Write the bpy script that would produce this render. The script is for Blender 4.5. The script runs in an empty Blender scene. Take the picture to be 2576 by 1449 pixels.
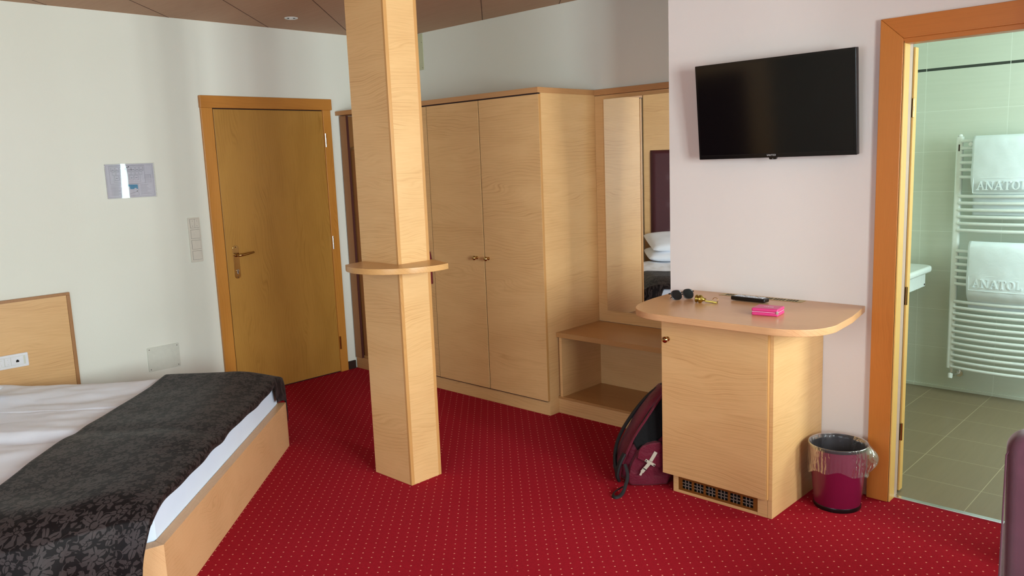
import bpy, bmesh, math, random
from mathutils import Vector, Matrix, noise
random.seed(7)
PI = math.pi
SC = bpy.context.scene
COL = SC.collection

# ---------------------------------------------------------------- camera
CAMH = 1.59
f_px, pitch, roll, yaw = 2033.16, math.radians(8.9117), math.radians(2.2306), math.radians(43.940)
fw = Vector((-math.sin(yaw)*math.cos(pitch), math.cos(yaw)*math.cos(pitch), -math.sin(pitch)))
rt = Vector((math.cos(yaw), math.sin(yaw), 0)); dn = fw.cross(rt)
rt2 = math.cos(roll)*rt + math.sin(roll)*dn
dn2 = -math.sin(roll)*rt + math.cos(roll)*dn
cd = bpy.data.cameras.new('camera'); cam = bpy.data.objects.new('camera', cd); COL.objects.link(cam)
Mx = Matrix((rt2, -dn2, -fw)).transposed().to_4x4(); Mx.translation = Vector((0, 0, CAMH))
cam.matrix_world = Mx
cd.sensor_width = 36.0; cd.lens = f_px/2576*36.0; cd.clip_start = 0.02; cd.clip_end = 100
SC.camera = cam

# ---------------------------------------------------------------- light
w = bpy.data.worlds.new('daylight'); SC.world = w; w.use_nodes = True
w.node_tree.nodes['Background'].inputs[0].default_value = (0.62, 0.78, 1.0, 1)
w.node_tree.nodes['Background'].inputs[1].default_value = 1.0
def area(name, loc, size, energy, color, direction, sizey=None):
    l = bpy.data.lights.new(name, 'AREA'); l.shape = 'RECTANGLE'; l.size = size; l.size_y = sizey or size
    l.energy = energy; l.color = color
    o = bpy.data.objects.new(name, l); COL.objects.link(o); o.location = loc
    o.rotation_euler = Vector(direction).to_track_quat('-Z', 'Y').to_euler()
    return o
# daylight coming in through the real window openings (right wall x=1.7, rear wall y=-2.6, bathroom right wall)
area('window_daylight', (1.95, 1.05, 1.60), 1.35, 265, (0.85, 0.985, 1.0), (-1, 0.02, -0.10), 1.45)
area('window_daylight', (1.95, 2.70, 1.60), 0.55, 135, (0.92, 0.98, 1.0), (-1, 0, -0.06), 1.45)
area('window_daylight', (-1.0, -1.95, 1.50), 2.2, 90, (0.74, 0.88, 1.0), (-0.9, .75, -0.2), 1.60)
area('bathroom_daylight', (0.62, 4.75, 1.75), 1.0, 47, (0.76, 1.0, 0.95), (-1, 0.1, -0.1), 1.0)
SC.view_settings.view_transform = 'Standard'
SC.view_settings.look = 'None'
SC.view_settings.exposure = 0.04
SC.view_settings.gamma = 1.0
SC.view_settings.use_curve_mapping = False

# ---------------------------------------------------------------- materials
def lin(c):
    if isinstance(c, str):
        c = [int(c[i:i+2], 16) for i in (0, 2, 4)]
    o = []
    for v in c:
        v = v/255
        o.append(v/12.92 if v <= .04045 else ((v+.055)/1.055)**2.4)
    return (*o, 1)
class NT:
    def __init__(s, name):
        s.m = bpy.data.materials.new(name); s.m.use_nodes = True; s.t = s.m.node_tree
        s.b = s.t.nodes['Principled BSDF']
    def n(s, ty, **kw):
        x = s.t.nodes.new(ty)
        for k, v in kw.items(): setattr(x, k, v)
        return x
    def l(s, a, b): s.t.links.new(a, b)
    def math(s, op, a, b=None, c=None, clamp=False):
        x = s.n('ShaderNodeMath', operation=op, use_clamp=clamp)
        for i, v in enumerate((a, b, c)):
            if v is None: continue
            if isinstance(v, (int, float)): x.inputs[i].default_value = v
            else: s.l(v, x.inputs[i])
        return x.outputs[0]
    def mix(s, f, a, b):
        x = s.n('ShaderNodeMix', data_type='RGBA')
        if isinstance(f, (int, float)): x.inputs[0].default_value = f
        else: s.l(f, x.inputs[0])
        for i, v in ((6, a), (7, b)):
            if isinstance(v, tuple): x.inputs[i].default_value = v
            else: s.l(v, x.inputs[i])
        return x.outputs[2]
    def mapping(s, scale, loc=(0, 0, 0), rot=(0, 0, 0), src='Object', rnd=False):
        tc = s.n('ShaderNodeTexCoord'); mp = s.n('ShaderNodeMapping')
        mp.inputs['Scale'].default_value = scale; mp.inputs['Location'].default_value = loc; mp.inputs['Rotation'].default_value = rot
        v = tc.outputs[src]
        if rnd:
            oi = s.n('ShaderNodeObjectInfo'); ad = s.n('ShaderNodeVectorMath', operation='ADD')
            mu = s.math('MULTIPLY', oi.outputs['Random'], 17.0)
            cb = s.n('ShaderNodeCombineXYZ'); s.l(mu, cb.inputs[0]); s.l(mu, cb.inputs[1]); s.l(mu, cb.inputs[2])
            s.l(v, ad.inputs[0]); s.l(cb.outputs[0], ad.inputs[1]); v = ad.outputs[0]
        s.l(v, mp.inputs[0]); return mp.outputs[0]
    def noise(s, vec, scale, detail=3, rough=.5, dist=0):
        x = s.n('ShaderNodeTexNoise'); x.inputs['Scale'].default_value = scale; x.inputs['Detail'].default_value = detail
        x.inputs['Roughness'].default_value = rough; x.inputs['Distortion'].default_value = dist; s.l(vec, x.inputs['Vector'])
        return x.outputs[0]
    def bump(s, h, strength, dist=.002):
        x = s.n('ShaderNodeBump'); x.inputs['Strength'].default_value = strength; x.inputs['Distance'].default_value = dist
        s.l(h, x.inputs['Height']); s.l(x.outputs[0], s.b.inputs['Normal'])
    def set(s, **kw):
        for k, v in kw.items():
            i = s.b.inputs[k.replace('_', ' ')]
            if isinstance(v, (int, float, tuple)): i.default_value = v
            else: s.l(v, i)
        return s
def flat(name, c, rough=.5, metal=0, var=.06, nscale=40, **kw):
    t = NT(name); v = t.mapping((1, 1, 1)); n = t.noise(v, nscale, 3)
    c = lin(c); d = tuple(x*(1-var*2) for x in c[:3]) + (1,)
    t.set(Base_Color=t.mix(n, d, c), Roughness=rough, Metallic=metal, **kw); return t.m
def wood(name, c1, c2, axis='h', rough=.38, contrast=.68, fine=.85, pitch=.0085):
    """laminate grain: thin wavering dark lines with a few cathedral loops. h level, v upright, x lengthwise seen from above, d along the bed foot"""
    t = NT(name)
    rot = (0, 0, PI/4) if axis == 'd' else (0, 0, 0)
    sc = {'h': (1, 1, 3.6), 'v': (3.6, 3.6, 1), 'x': (1, 3.6, 3.6), 'd': (1, 3.6, 3.6)}[axis]
    lv = {'h': (0, 0, 1), 'v': (1, 1, 0), 'x': (0, 1, 1), 'd': (.7071, .7071, 1)}[axis]
    v = t.mapping(sc, rnd=True, rot=tuple(-r for r in rot))
    n1 = t.noise(v, 1.25, 2, .45, .35)
    n2 = t.noise(v, 1.9, 3, .55, .6)
    tc = t.n('ShaderNodeTexCoord'); dt = t.n('ShaderNodeVectorMath', operation='DOT_PRODUCT')
    t.l(tc.outputs['Object'], dt.inputs[0]); dt.inputs[1].default_value = lv
    K = 2*PI/pitch
    ph = t.math('ADD', t.math('MULTIPLY', dt.outputs['Value'], K), t.math('MULTIPLY', n1, K*.22))
    ln = t.math('POWER', t.math('MULTIPLY_ADD', t.math('SINE', ph), .5, .5), 2.5)
    ln2 = t.math('POWER', t.math('MULTIPLY_ADD', t.math('SINE', t.math('MULTIPLY_ADD', ph, .43, 1.3)), .5, .5), 4.0)
    gate = t.math('MULTIPLY', t.math('SUBTRACT', n2, .40), 3.0, clamp=True)
    fs = tuple(3.0 if q_ == 1 else 95.0 for q_ in sc)
    n3 = t.noise(t.mapping(fs, rnd=True, rot=tuple(-r for r in rot)), 3.0, 2, .6, .15)
    f = t.math('MULTIPLY', t.math('ADD', t.math('MULTIPLY', ln, .42), t.math('MULTIPLY', ln2, .40)), t.math('MULTIPLY_ADD', gate, .85, .15))
    f = t.math('ADD', t.math('MULTIPLY', f, contrast), t.math('MULTIPLY', t.math('SUBTRACT', n2, .30), .45*contrast))
    f = t.math('ADD', f, t.math('MULTIPLY_ADD', t.math('SUBTRACT', n3, .5), .55*fine, .10), clamp=True)
    t.set(Base_Color=t.mix(f, lin(c1), lin(c2)), Roughness=rough)
    t.b.inputs['Specular IOR Level'].default_value = .4
    t.bump(n3, .04, .0006)
    return t.m
M = {}
BE1, BE2 = 'dfb47c', 'b9864e'
M['beech'] = wood('beech_laminate_level_grain', BE1, BE2, 'h')
M['beech_top'] = wood('beech_laminate_top', 'd6a577', 'b78458', 'x', .28)
M['beech_diag'] = wood('beech_laminate_board', 'd9ab7c', 'b98857', 'd', .4)
M['beech_edge'] = wood('beech_edging', 'c8955a', 'ac7a42', 'v', .35, .6)
M['beech_edge_h'] = wood('beech_edging_level', 'c2905e', 'a57444', 'h', .35, .6)
M['oak_door'] = wood('veneered_door_upright_grain', 'b6853c', '8f6122', 'v', .36, .7, .8)
M['frame_old'] = wood('varnished_spruce_frame', 'c8883c', 'a4651f', 'v', .32, .7, .6)
M['frame_old_h'] = wood('varnished_spruce_frame_head', 'c08036', '9c5e1e', 'h', .32, .7, .6)
M['spruce'] = wood('orange_spruce_casing', 'cc7e38', 'ae6524', 'v', .33, .5, .7)
M['spruce_h'] = wood('orange_spruce_casing_head', 'c67632', 'a85e20', 'h', .33, .5, .7)
M['spruce_lit'] = wood('spruce_lit_tone', 'e8b868', 'd49c4c', 'v', .35, .5, .7)  # bathroom light on the orange spruce is put into this paler colour
M['beech_gold'] = wood('beech_shelf_golden', 'cf9f64', 'a87842', 'x', .3)
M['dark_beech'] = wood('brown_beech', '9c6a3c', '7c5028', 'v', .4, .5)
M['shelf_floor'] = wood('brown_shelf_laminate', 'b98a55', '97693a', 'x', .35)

def plaster(name, c, c2):
    t = NT(name); v = t.mapping((1, 1, 1))
    n = t.noise(v, 220, 3, .6); n2 = t.noise(v, 1.1, 3)
    t.set(Base_Color=t.mix(n2, lin(c), lin(c2)), Roughness=.92); t.bump(n, .25, .0015)
    t.b.inputs['Specular IOR Level'].default_value = .2
    return t.m
M['wall'] = plaster('white_painted_plaster', 'e6e7dc', 'e0e1d2')
M['wall_tv'] = plaster('warm_white_painted_plaster', 'e6dcd6', 'ddd3cd')
def carpet():
    t = NT('red_carpet_with_cream_dots')
    g = .0426
    # a square grid of dots turned by 45 degrees, as the loom runs
    tc = t.n('ShaderNodeTexCoord'); sp = t.n('ShaderNodeSeparateXYZ'); t.l(tc.outputs['Object'], sp.inputs[0])
    vv = t.noise(t.mapping((1, 1, 1)), 30, 2)
    jit = t.math('MULTIPLY', t.math('SUBTRACT', vv, .5), .004)
    a = t.math('ADD', t.math('MULTIPLY', t.math('ADD', sp.outputs[0], sp.outputs[1]), .70711), jit)
    b = t.math('SUBTRACT', t.math('MULTIPLY', t.math('SUBTRACT', sp.outputs[0], sp.outputs[1]), .70711), jit)
    fa = t.math('SUBTRACT', t.math('FRACT', t.math('DIVIDE', t.math('SUBTRACT', a, .800-g/2), g)), .5)
    fb = t.math('SUBTRACT', t.math('FRACT', t.math('DIVIDE', t.math('ADD', b, 3.602+g/2), g)), .5)
    d = t.math('SQRT', t.math('ADD', t.math('MULTIPLY', fa, fa), t.math('MULTIPLY', fb, fb)))
    r = .0030/g
    n = t.noise(t.mapping((1, 1, 1)), 420, 2, .7); n2 = t.noise(t.mapping((1, 1, 1)), 90, 4, .7)
    d = t.math('ADD', d, t.math('MULTIPLY', t.math('SUBTRACT', n, .5), .05))
    m = t.math('DIVIDE', t.math('SUBTRACT', r*1.25, d), r*.6, clamp=True)
    base = t.mix(t.math('MULTIPLY_ADD', t.math('SUBTRACT', n, .5), 1.6, t.math('MULTIPLY_ADD', t.math('SUBTRACT', n2, .5), .8, .5), clamp=True), lin((112, 6, 18)), lin((168, 18, 38)))
    t.set(Base_Color=t.mix(m, base, lin((240, 176, 150))), Roughness=.95)
    t.b.inputs['Specular IOR Level'].default_value = .1
    t.b.inputs['Sheen Weight'].default_value = .25; t.b.inputs['Sheen Roughness'].default_value = .5
    t.b.inputs['Sheen Tint'].default_value = lin((220, 60, 70))
    t.bump(n, .6, .004)
    return t.m
M['carpet'] = carpet()
def ceilmat():
    t = NT('brown_ceiling_board')
    n = t.noise(t.mapping((2, 30, 1), rot=(0, 0, PI/4)), 2, 4); n2 = t.noise(t.mapping((1, 1, 1)), 300, 2)
    f = t.math('MULTIPLY_ADD', n2, .4, t.math('MULTIPLY', n, .6))
    t.set(Base_Color=t.mix(f, lin('ac886c'), lin('c8a384')), Roughness=.7); return t.m
M['ceiling'] = ceilmat()
def tiles(name, c1, c2, grout, ax, ay, px, py, ox, oy, gw, rough=.18, dark=None):
    t = NT(name); tc = t.n('ShaderNodeTexCoord'); sp = t.n('ShaderNodeSeparateXYZ'); t.l(tc.outputs['Object'], sp.inputs[0])
    def line(o, p, off):
        fr = t.math('FRACT', t.math('DIVIDE', t.math('SUBTRACT', o, off-100*p), p))
        dd = t.math('MULTIPLY', t.math('MINIMUM', fr, t.math('SUBTRACT', 1.0, fr)), p)
        return t.math('LESS_THAN', dd, gw)
    g = t.math('MAXIMUM', line(sp.outputs[ax], px, ox), line(sp.outputs[ay], py, oy))
    sc = [60, 60, 60]; sc[0 if ay == 2 else 1] = 3
    n = t.noise(t.mapping(tuple(sc)), 1.0, 3)
    col = t.mix(n, lin(c1), lin(c2))
    col = t.mix(g, col, lin(grout))
    if dark:
        z = sp.outputs[2]
        band = t.math('MULTIPLY', t.math('GREATER_THAN', z, dark[0]), t.math('LESS_THAN', z, dark[1]))
        gx = line(sp.outputs[ax], px, ox)
        band = t.math('MULTIPLY', band, t.math('SUBTRACT', 1.0, gx))
        col = t.mix(band, col, lin('38403a'))
    t.set(Base_Color=col, Roughness=rough); t.bump(t.math('SUBTRACT', 1.0, g), .3, .001); return t.m
M['tile_wall'] = tiles('pale_glazed_wall_tiles', 'd6dccf', 'cdd4c6', 'e6ece2', 0, 2, .4655, .2535, -1.2535, .024, .0014, .22, (2.049, 2.066))
M['tile_side'] = tiles('pale_glazed_side_tiles', 'd6dccf', 'cdd4c6', 'eef2e8', 1, 2, .4655, .2535, 5.646, .024, .0018, .22, (2.049, 2.066))
M['tile_floor'] = tiles('taupe_floor_tiles', '8a785f', '7e6d56', 'b4a486', 0, 1, .343, .343, -1.2575, 4.012, .0016, .30)
M['white'] = flat('white_enamel', 'eef4f0', .25)
M['ceramic'] = flat('white_ceramic', 'f2f6f4', .12)
M['switch'] = flat('pale_plastic', 'ded9ca', .3)
M['gap_soft'] = flat('grey_gap', '8c867c', .6)
M['switch_white'] = flat('white_plastic', 'e8eaee', .3)
M['plate'] = flat('pale_grey_green_plate', 'd6d8ca', .45)
M['groove'] = flat('dark_gap', '2a1410', .8)
M['black'] = flat('black_plastic', '0c0c0d', .3)
M['screen'] = flat('black_glossy_screen', '040506', .10)
M['bezel'] = flat('black_gloss_bezel', '0a0a0b', .15)
M['brass'] = flat('polished_brass', 'c0a068', .16, 1)
M['brass_dull'] = flat('aged_brass', 'b0984a', .3, 1)
M['chrome'] = flat('chrome', 'eeeeee', .22, 1)
M['bronze'] = flat('bronze_brown_metal', '8a5a22', .4, .4)
M['bronze_line'] = flat('grey_grille_bars', '9a8e80', .45, .3)
M['hole'] = flat('dark_opening', '0a0504', .9)
M['maroon_skai'] = flat('maroon_upholstery', '48101c', .65, 0, .1)
M['velvet'] = None
M['sheet'] = None
M['grey_leather'] = flat('grey_buckle_leather', 'b4aa98', .5)
M['strap'] = flat('black_webbing', '0b0b0d', .7)
M['baseboard'] = flat('dark_brown_baseboard', '2c1a14', .5)
M['letter'] = flat('white_print', 'd8d8d8', .5)
def cloth(name, c, c2, rough=.9, sheen=.2, wr=.35, sc=5):
    t = NT(name); v = t.mapping((1, 1, 1)); n = t.noise(v, sc, 4, .55, .6); f = t.noise(v, 500, 2)
    t.set(Base_Color=t.mix(n, lin(c), lin(c2)), Roughness=rough)
    t.b.inputs['Sheen Weight'].default_value = sheen; t.b.inputs['Specular IOR Level'].default_value = .25
    h = t.math('ADD', t.math('MULTIPLY', n, 1.0), t.math('MULTIPLY', f, .03)); t.bump(h, wr, .03); return t.m
M['sheet'] = cloth('white_bed_linen', 'e8eefa', 'f0f4fc', .85, .1, .10, 5)  # blue cast of the window light is mixed into the white base
M['mattress'] = cloth('white_mattress_sheet', 'd2e0f4', 'dce8f8', .8, .1, .05, 4)  # skylight blue worked into the white sheet colour
M['towel'] = cloth('white_terry_towel', 'e2eef2', 'eef6fa', .95, .2, .10, 14)
M['velvet'] = cloth('mauve_maroon_velvet', '431c28', '603040', .8, .5, .12, 9)
M['bag'] = cloth('maroon_nylon', '4c0a1c', '681228', .5, .1, .3, 14)  # shade over the bag is put into this darker maroon
M['bag_black'] = cloth('black_nylon_mesh', '060506', '0c0a0b', .85, .05, .2, 30)
M['wallet'] = flat('pink_leather', 'd03878', .35)
M['zip'] = flat('pale_pink_zip', 'e89ab8', .4)
M['bin'] = flat('maroon_lacquered_metal', '701032', .28, 0, .04)
M['lens'] = flat('dark_glass_lens', '15181c', .08)
M['red_thing'] = flat('dark_red_cloth', '6a0c18', .7)
def mirror():
    t = NT('mirror_silver'); t.set(Base_Color=(.93, .93, .90, 1), Metallic=1.0, Roughness=.015); return t.m
M['mirror'] = mirror()
def liner():
    t = NT('clear_plastic_liner')
    tr = t.n('ShaderNodeBsdfTransparent'); tr.inputs[0].default_value = (.97, .95, .96, 1)
    gl = t.n('ShaderNodeBsdfGlossy'); gl.inputs['Roughness'].default_value = .12
    df = t.n('ShaderNodeBsdfDiffuse'); df.inputs[0].default_value = (.8, .72, .74, 1)
    m1 = t.n('ShaderNodeMixShader'); m1.inputs[0].default_value = .05
    t.l(tr.outputs[0], m1.inputs[1]); t.l(df.outputs[0], m1.inputs[2])
    fr = t.n('ShaderNodeFresnel'); fr.inputs[0].default_value = 1.5
    m2 = t.n('ShaderNodeMixShader'); t.l(t.math('MULTIPLY', fr.outputs[0], .5, clamp=True), m2.inputs[0])
    t.l(m1.outputs[0], m2.inputs[1]); t.l(gl.outputs[0], m2.inputs[2])
    bp = t.n('ShaderNodeBump'); bp.inputs['Strength'].default_value = .9; bp.inputs['Distance'].default_value = .006
    t.l(t.noise(t.mapping((1, 1, .45)), 45, 2, .5, 1.0), bp.inputs['Height'])
    t.l(bp.outputs[0], gl.inputs['Normal']); t.l(bp.outputs[0], fr.inputs['Normal'])
    t.l(m2.outputs[0], t.t.nodes['Material Output'].inputs[0]); return t.m
M['liner'] = liner()
def acrylic():
    t = NT('clear_acrylic_sheet')
    tr = t.n('ShaderNodeBsdfTransparent'); gl = t.n('ShaderNodeBsdfGlossy'); gl.inputs['Roughness'].default_value = .02
    fr = t.n('ShaderNodeFresnel'); fr.inputs[0].default_value = 1.45
    m2 = t.n('ShaderNodeMixShader'); t.l(fr.outputs[0], m2.inputs[0]); t.l(tr.outputs[0], m2.inputs[1]); t.l(gl.outputs[0], m2.inputs[2])
    t.l(m2.outputs[0], t.t.nodes['Material Output'].inputs[0]); return t.m
M['acrylic'] = acrylic()
def damask():
    """woven floral damask: polar flowers, leaf sprays and curling vines on a half-drop repeat (UV in metres)"""
    t = NT('black_brown_damask')
    uv = t.n('ShaderNodeTexCoord'); src = uv.outputs['UV']
    wn = t.n('ShaderNodeTexNoise'); wn.inputs['Scale'].default_value = 22; wn.inputs['Detail'].default_value = 2; t.l(src, wn.inputs['Vector'])
    ws = t.n('ShaderNodeVectorMath', operation='SUBTRACT'); t.l(wn.outputs['Color'], ws.inputs[0]); ws.inputs[1].default_value = (.5, .5, .5)
    wm = t.n('ShaderNodeVectorMath', operation='SCALE'); t.l(ws.outputs[0], wm.inputs[0]); wm.inputs['Scale'].default_value = .022
    wa = t.n('ShaderNodeVectorMath', operation='ADD'); t.l(src, wa.inputs[0]); t.l(wm.outputs[0], wa.inputs[1])
    sp = t.n('ShaderNodeSeparateXYZ'); t.l(wa.outputs[0], sp.inputs[0])
    X, Y = sp.outputs[0], sp.outputs[1]
    P = .185
    row = t.math('FLOOR', t.math('DIVIDE', Y, P*.75))
    def cell(ox, oy):
        yy = t.math('SUBTRACT', Y, oy)
        r_ = t.math('FLOOR', t.math('DIVIDE', yy, P*.75))
        par = t.math('MULTIPLY', t.math('MODULO', t.math('ABSOLUTE', r_), 2.0), P*.5)
        xx = t.math('ADD', t.math('SUBTRACT', X, ox), par)
        lx = t.math('MULTIPLY', t.math('SUBTRACT', t.math('FRACT', t.math('DIVIDE', xx, P)), .5), P)
        ly = t.math('MULTIPLY', t.math('SUBTRACT', t.math('FRACT', t.math('DIVIDE', yy, P*.75)), .5), P*.75)
        return lx, ly
    def polar(lx, ly):
        r = t.math('SQRT', t.math('ADD', t.math('MULTIPLY', lx, lx), t.math('MULTIPLY', ly, ly)))
        return r, t.math('ARCTAN2', ly, lx)
    parts = []
    def flower(ox, oy, R, n, ph, inner=.25, sharp=.5):
        r, a = polar(*cell(ox, oy))
        c = t.math('ABSOLUTE', t.math('COSINE', t.math('MULTIPLY_ADD', a, n/2, ph)))
        c = t.math('POWER', c, sharp)
        lim = t.math('MULTIPLY_ADD', c, R*(1-inner), R*inner)
        m = t.math('LESS_THAN', r, lim)
        # dark veins between the petals and a dark eye
        vein = t.math('GREATER_THAN', t.math('ABSOLUTE', t.math('SINE', t.math('MULTIPLY_ADD', a, n/2, ph))), .10)
        eye = t.math('GREATER_THAN', t.math('ABSOLUTE', t.math('SUBTRACT', r, R*.30)), R*.055)
        parts.append(t.math('MULTIPLY', m, t.math('MULTIPLY', vein, eye)))
    def curl(ox, oy, R, k, sgn, wdt=.0035):
        r, a = polar(*cell(ox, oy))
        ph = t.math('MULTIPLY_ADD', r, k/R, t.math('MULTIPLY', a, sgn))
        s_ = t.math('SINE', ph)
        ln = t.math('LESS_THAN', t.math('ABSOLUTE', s_), t.math('DIVIDE', wdt, t.math('ADD', r, .004)))
        ring = t.math('MULTIPLY', t.math('LESS_THAN', r, R), t.math('GREATER_THAN', r, R*.12))
        parts.append(t.math('MULTIPLY', t.math('MULTIPLY', ln, ring), .9))
    flower(0, 0, .046, 6, .3, .22, .7)
    flower(.105, .01, .036, 5, 1.1, .2, .8)
    flower(.055, .055, .026, 4, .6, .12, .9)
    flower(.155, .060, .026, 5, .2, .15, .9)
    flower(.060, .115, .017, 4, 0, .1, 1)
    flower(.150, .120, .017, 3, .5, .1, 1)
    curl(.030, .075, .040, 4.5, 1)
    curl(.130, .085, .042, 4.5, -1)
    curl(.180, .020, .030, 4.0, 1)
    vt = t.n('ShaderNodeTexVoronoi', feature='DISTANCE_TO_EDGE'); vt.inputs['Scale'].default_value = 40; t.l(wa.outputs[0], vt.inputs['Vector'])
    gn = t.n('ShaderNodeTexNoise'); gn.inputs['Scale'].default_value = 30; gn.inputs['Detail'].default_value = 1; t.l(src, gn.inputs['Vector'])
    parts.append(t.math('MULTIPLY', t.math('MULTIPLY', t.math('GREATER_THAN', vt.outputs['Distance'], .14), t.math('GREATER_THAN', gn.outputs[0], .49)), .85))
    m = parts[0]
    for p in parts[1:]: m = t.math('MAXIMUM', m, p)
    th = t.noise(t.mapping((1, 1, 1), src='UV'), 900, 1)
    m2 = t.math('MULTIPLY', m, t.math('MULTIPLY_ADD', th, .5, .7))
    t.set(Base_Color=t.mix(m2, lin('100a0a'), lin('372e2d')), Roughness=t.math('MULTIPLY_ADD', m, -.04, .56))
    t.l(t.math('MULTIPLY_ADD', m, .05, .13), t.b.inputs['Specular IOR Level'])
    t.b.inputs['Sheen Weight'].default_value = .04
    n = t.noise(t.mapping((1, 1, 1)), 9, 3); t.bump(n, .12, .02)
    return t.m
M['damask'] = damask()

# ---------------------------------------------------------------- mesh helpers
class MB:
    def __init__(s): s.bm = bmesh.new(); s.uv = None
    def _add(s, b):
        me = bpy.data.meshes.new('t'); b.to_mesh(me); b.free(); s.bm.from_mesh(me); bpy.data.meshes.remove(me); return s
    def box(s, x0, x1, y0, y1, z0, z1, bev=0, seg=2, mat=None):
        b = bmesh.new()
        v = [b.verts.new((x, y, z)) for x in (x0, x1) for y in (y0, y1) for z in (z0, z1)]
        for f in ((0, 1, 3, 2), (4, 6, 7, 5), (0, 4, 5, 1), (2, 3, 7, 6), (0, 2, 6, 4), (1, 5, 7, 3)): b.faces.new([v[i] for i in f])
        if bev: bmesh.ops.bevel(b, geom=b.edges[:], offset=bev, segments=seg, profile=.5, affect='EDGES')
        if mat is not None: bmesh.ops.transform(b, matrix=mat, verts=b.verts)
        return s._add(b)
    def prism(s, pts, a0, a1, axis='z', bev=0, seg=2, mat=None):
        """outline pts (ccw) swept between a0 and a1 along axis"""
        b = bmesh.new()
        def P(p, a): return {'z': (p[0], p[1], a), 'y': (p[0], a, p[1]), 'x': (a, p[0], p[1])}[axis]
        lo = [b.verts.new(P(p, a0)) for p in pts]; hi = [b.verts.new(P(p, a1)) for p in pts]
        n = len(pts)
        b.faces.new(lo[::-1]); b.faces.new(hi)
        for i in range(n): b.faces.new((lo[i], lo[(i+1) % n], hi[(i+1) % n], hi[i]))
        bmesh.ops.recalc_face_normals(b, faces=b.faces)
        if bev:
            es = [e for e in b.edges if len(e.link_faces) == 2 and (e.link_faces[0] in b.faces) and (len(e.link_faces[0].verts) == n or len(e.link_faces[1].verts) == n)]
            bmesh.ops.bevel(b, geom=es, offset=bev, segments=seg, profile=.5, affect='EDGES')
        if mat is not None: bmesh.ops.transform(b, matrix=mat, verts=b.verts)
        return s._add(b)
    def tube(s, path, r, n=12, closed=False, rs=None, flat=1.0):
        b = bmesh.new(); P = [Vector(p) for p in path]; rings = []; up = Vector((0, 0, 1))
        N = len(P); prev = None
        for i, p in enumerate(P):
            if closed: t = (P[(i+1) % N]-P[i-1]).normalized()
            else: t = (P[min(i+1, N-1)]-P[max(i-1, 0)]).normalized()
            if prev is None:
                a = t.cross(up)
                if a.length < .1: a = t.cross(Vector((1, 0, 0)))
            else: a = prev - t*prev.dot(t)
            a.normalize(); prev = a; c = t.cross(a)
            rr = rs[i] if rs else r
            rings.append([b.verts.new(p + a*math.cos(2*PI*k/n)*rr + c*math.sin(2*PI*k/n)*rr*flat) for k in range(n)])
        for i in range(N if closed else N-1):
            A, B = rings[i], rings[(i+1) % N]
            for k in range(n): b.faces.new((A[k], A[(k+1) % n], B[(k+1) % n], B[k]))
        if not closed: b.faces.new(rings[0][::-1]); b.faces.new(rings[-1])
        bmesh.ops.recalc_face_normals(b, faces=b.faces)
        return s._add(b)
    def lathe(s, prof, c, axis=(0, 0, 1), n=32, caps=True):
        """prof = [(radius, height)] turned round axis through c"""
        b = bmesh.new(); q = Vector((0, 0, 1)).rotation_difference(Vector(axis).normalized()); rings = []
        for r, h in prof: rings.append([b.verts.new(Vector(c)+q @ Vector((r*math.cos(2*PI*k/n), r*math.sin(2*PI*k/n), h))) for k in range(n)])
        for A, B in zip(rings, rings[1:]):
            for k in range(n): b.faces.new((A[k], A[(k+1) % n], B[(k+1) % n], B[k]))
        if caps: b.faces.new(rings[0][::-1]); b.faces.new(rings[-1])
        bmesh.ops.remove_doubles(b, verts=b.verts, dist=1e-6)
        if caps: bmesh.ops.recalc_face_normals(b, faces=b.faces)
        return s._add(b)
    def grid(s, fn, nu, nv, thick=0, uvf=None):
        b = bmesh.new(); uvl = b.loops.layers.uv.new('UVMap') if uvf else None
        V = [[b.verts.new(fn(i/nu, j/nv)) for j in range(nv+1)] for i in range(nu+1)]
        for i in range(nu):
            for j in range(nv):
                f = b.faces.new((V[i][j], V[i+1][j], V[i+1][j+1], V[i][j+1]))
                if uvf:
                    for lp, (a, c) in zip(f.loops, ((i, j), (i+1, j), (i+1, j+1), (i, j+1))): lp[uvl].uv = uvf(a/nu, c/nv)
        if thick:
            b.normal_update()
            bmesh.ops.solidify(b, geom=b.faces[:], thickness=thick)
        return s._add(b)
    def build(s, name, mat, parent=None, loc=None, smooth=True, angle=35):
        base = Vector(parent_world(parent)) if parent else Vector(loc or (0, 0, 0))
        bmesh.ops.translate(s.bm, verts=s.bm.verts, vec=-base)
        me = bpy.data.meshes.new(name); s.bm.to_mesh(me); s.bm.free()
        if smooth:
            me.polygons.foreach_set('use_smooth', [True]*len(me.polygons)); me.set_sharp_from_angle(angle=math.radians(angle))
        me.materials.append(M[mat] if isinstance(mat, str) else mat)
        o = bpy.data.objects.new(name, me); COL.objects.link(o)
        if smooth and angle < 50:
            wn = o.modifiers.new('weighted_normals', 'WEIGHTED_NORMAL'); wn.keep_sharp = True; wn.weight = 90
        if parent: o.parent = parent
        else: o.location = base
        return o
def build_each(mb, name, mat, parent, **k):
    """every loose piece becomes a part of its own"""
    bm = mb.bm; bm.verts.index_update(); bm.verts.ensure_lookup_table(); seen = set(); out = []
    for v0 in bm.verts:
        if v0.index in seen: continue
        st, comp = [v0], set(); seen.add(v0.index)
        while st:
            v = st.pop(); comp.add(v)
            for e in v.link_edges:
                o_ = e.other_vert(v)
                if o_.index not in seen: seen.add(o_.index); st.append(o_)
        m2 = MB(); mp = {v: m2.bm.verts.new(v.co) for v in comp}; fs = set(f for v in comp for f in v.link_faces)
        for f in fs: m2.bm.faces.new([mp[v] for v in f.verts])
        out.append(m2)
    bm.free()
    return [m2.build(name, mat, parent, **k) for m2 in out]
def parent_world(p):
    v = Vector(p.location)
    return v if not p.parent else v + parent_world(p.parent)
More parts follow.
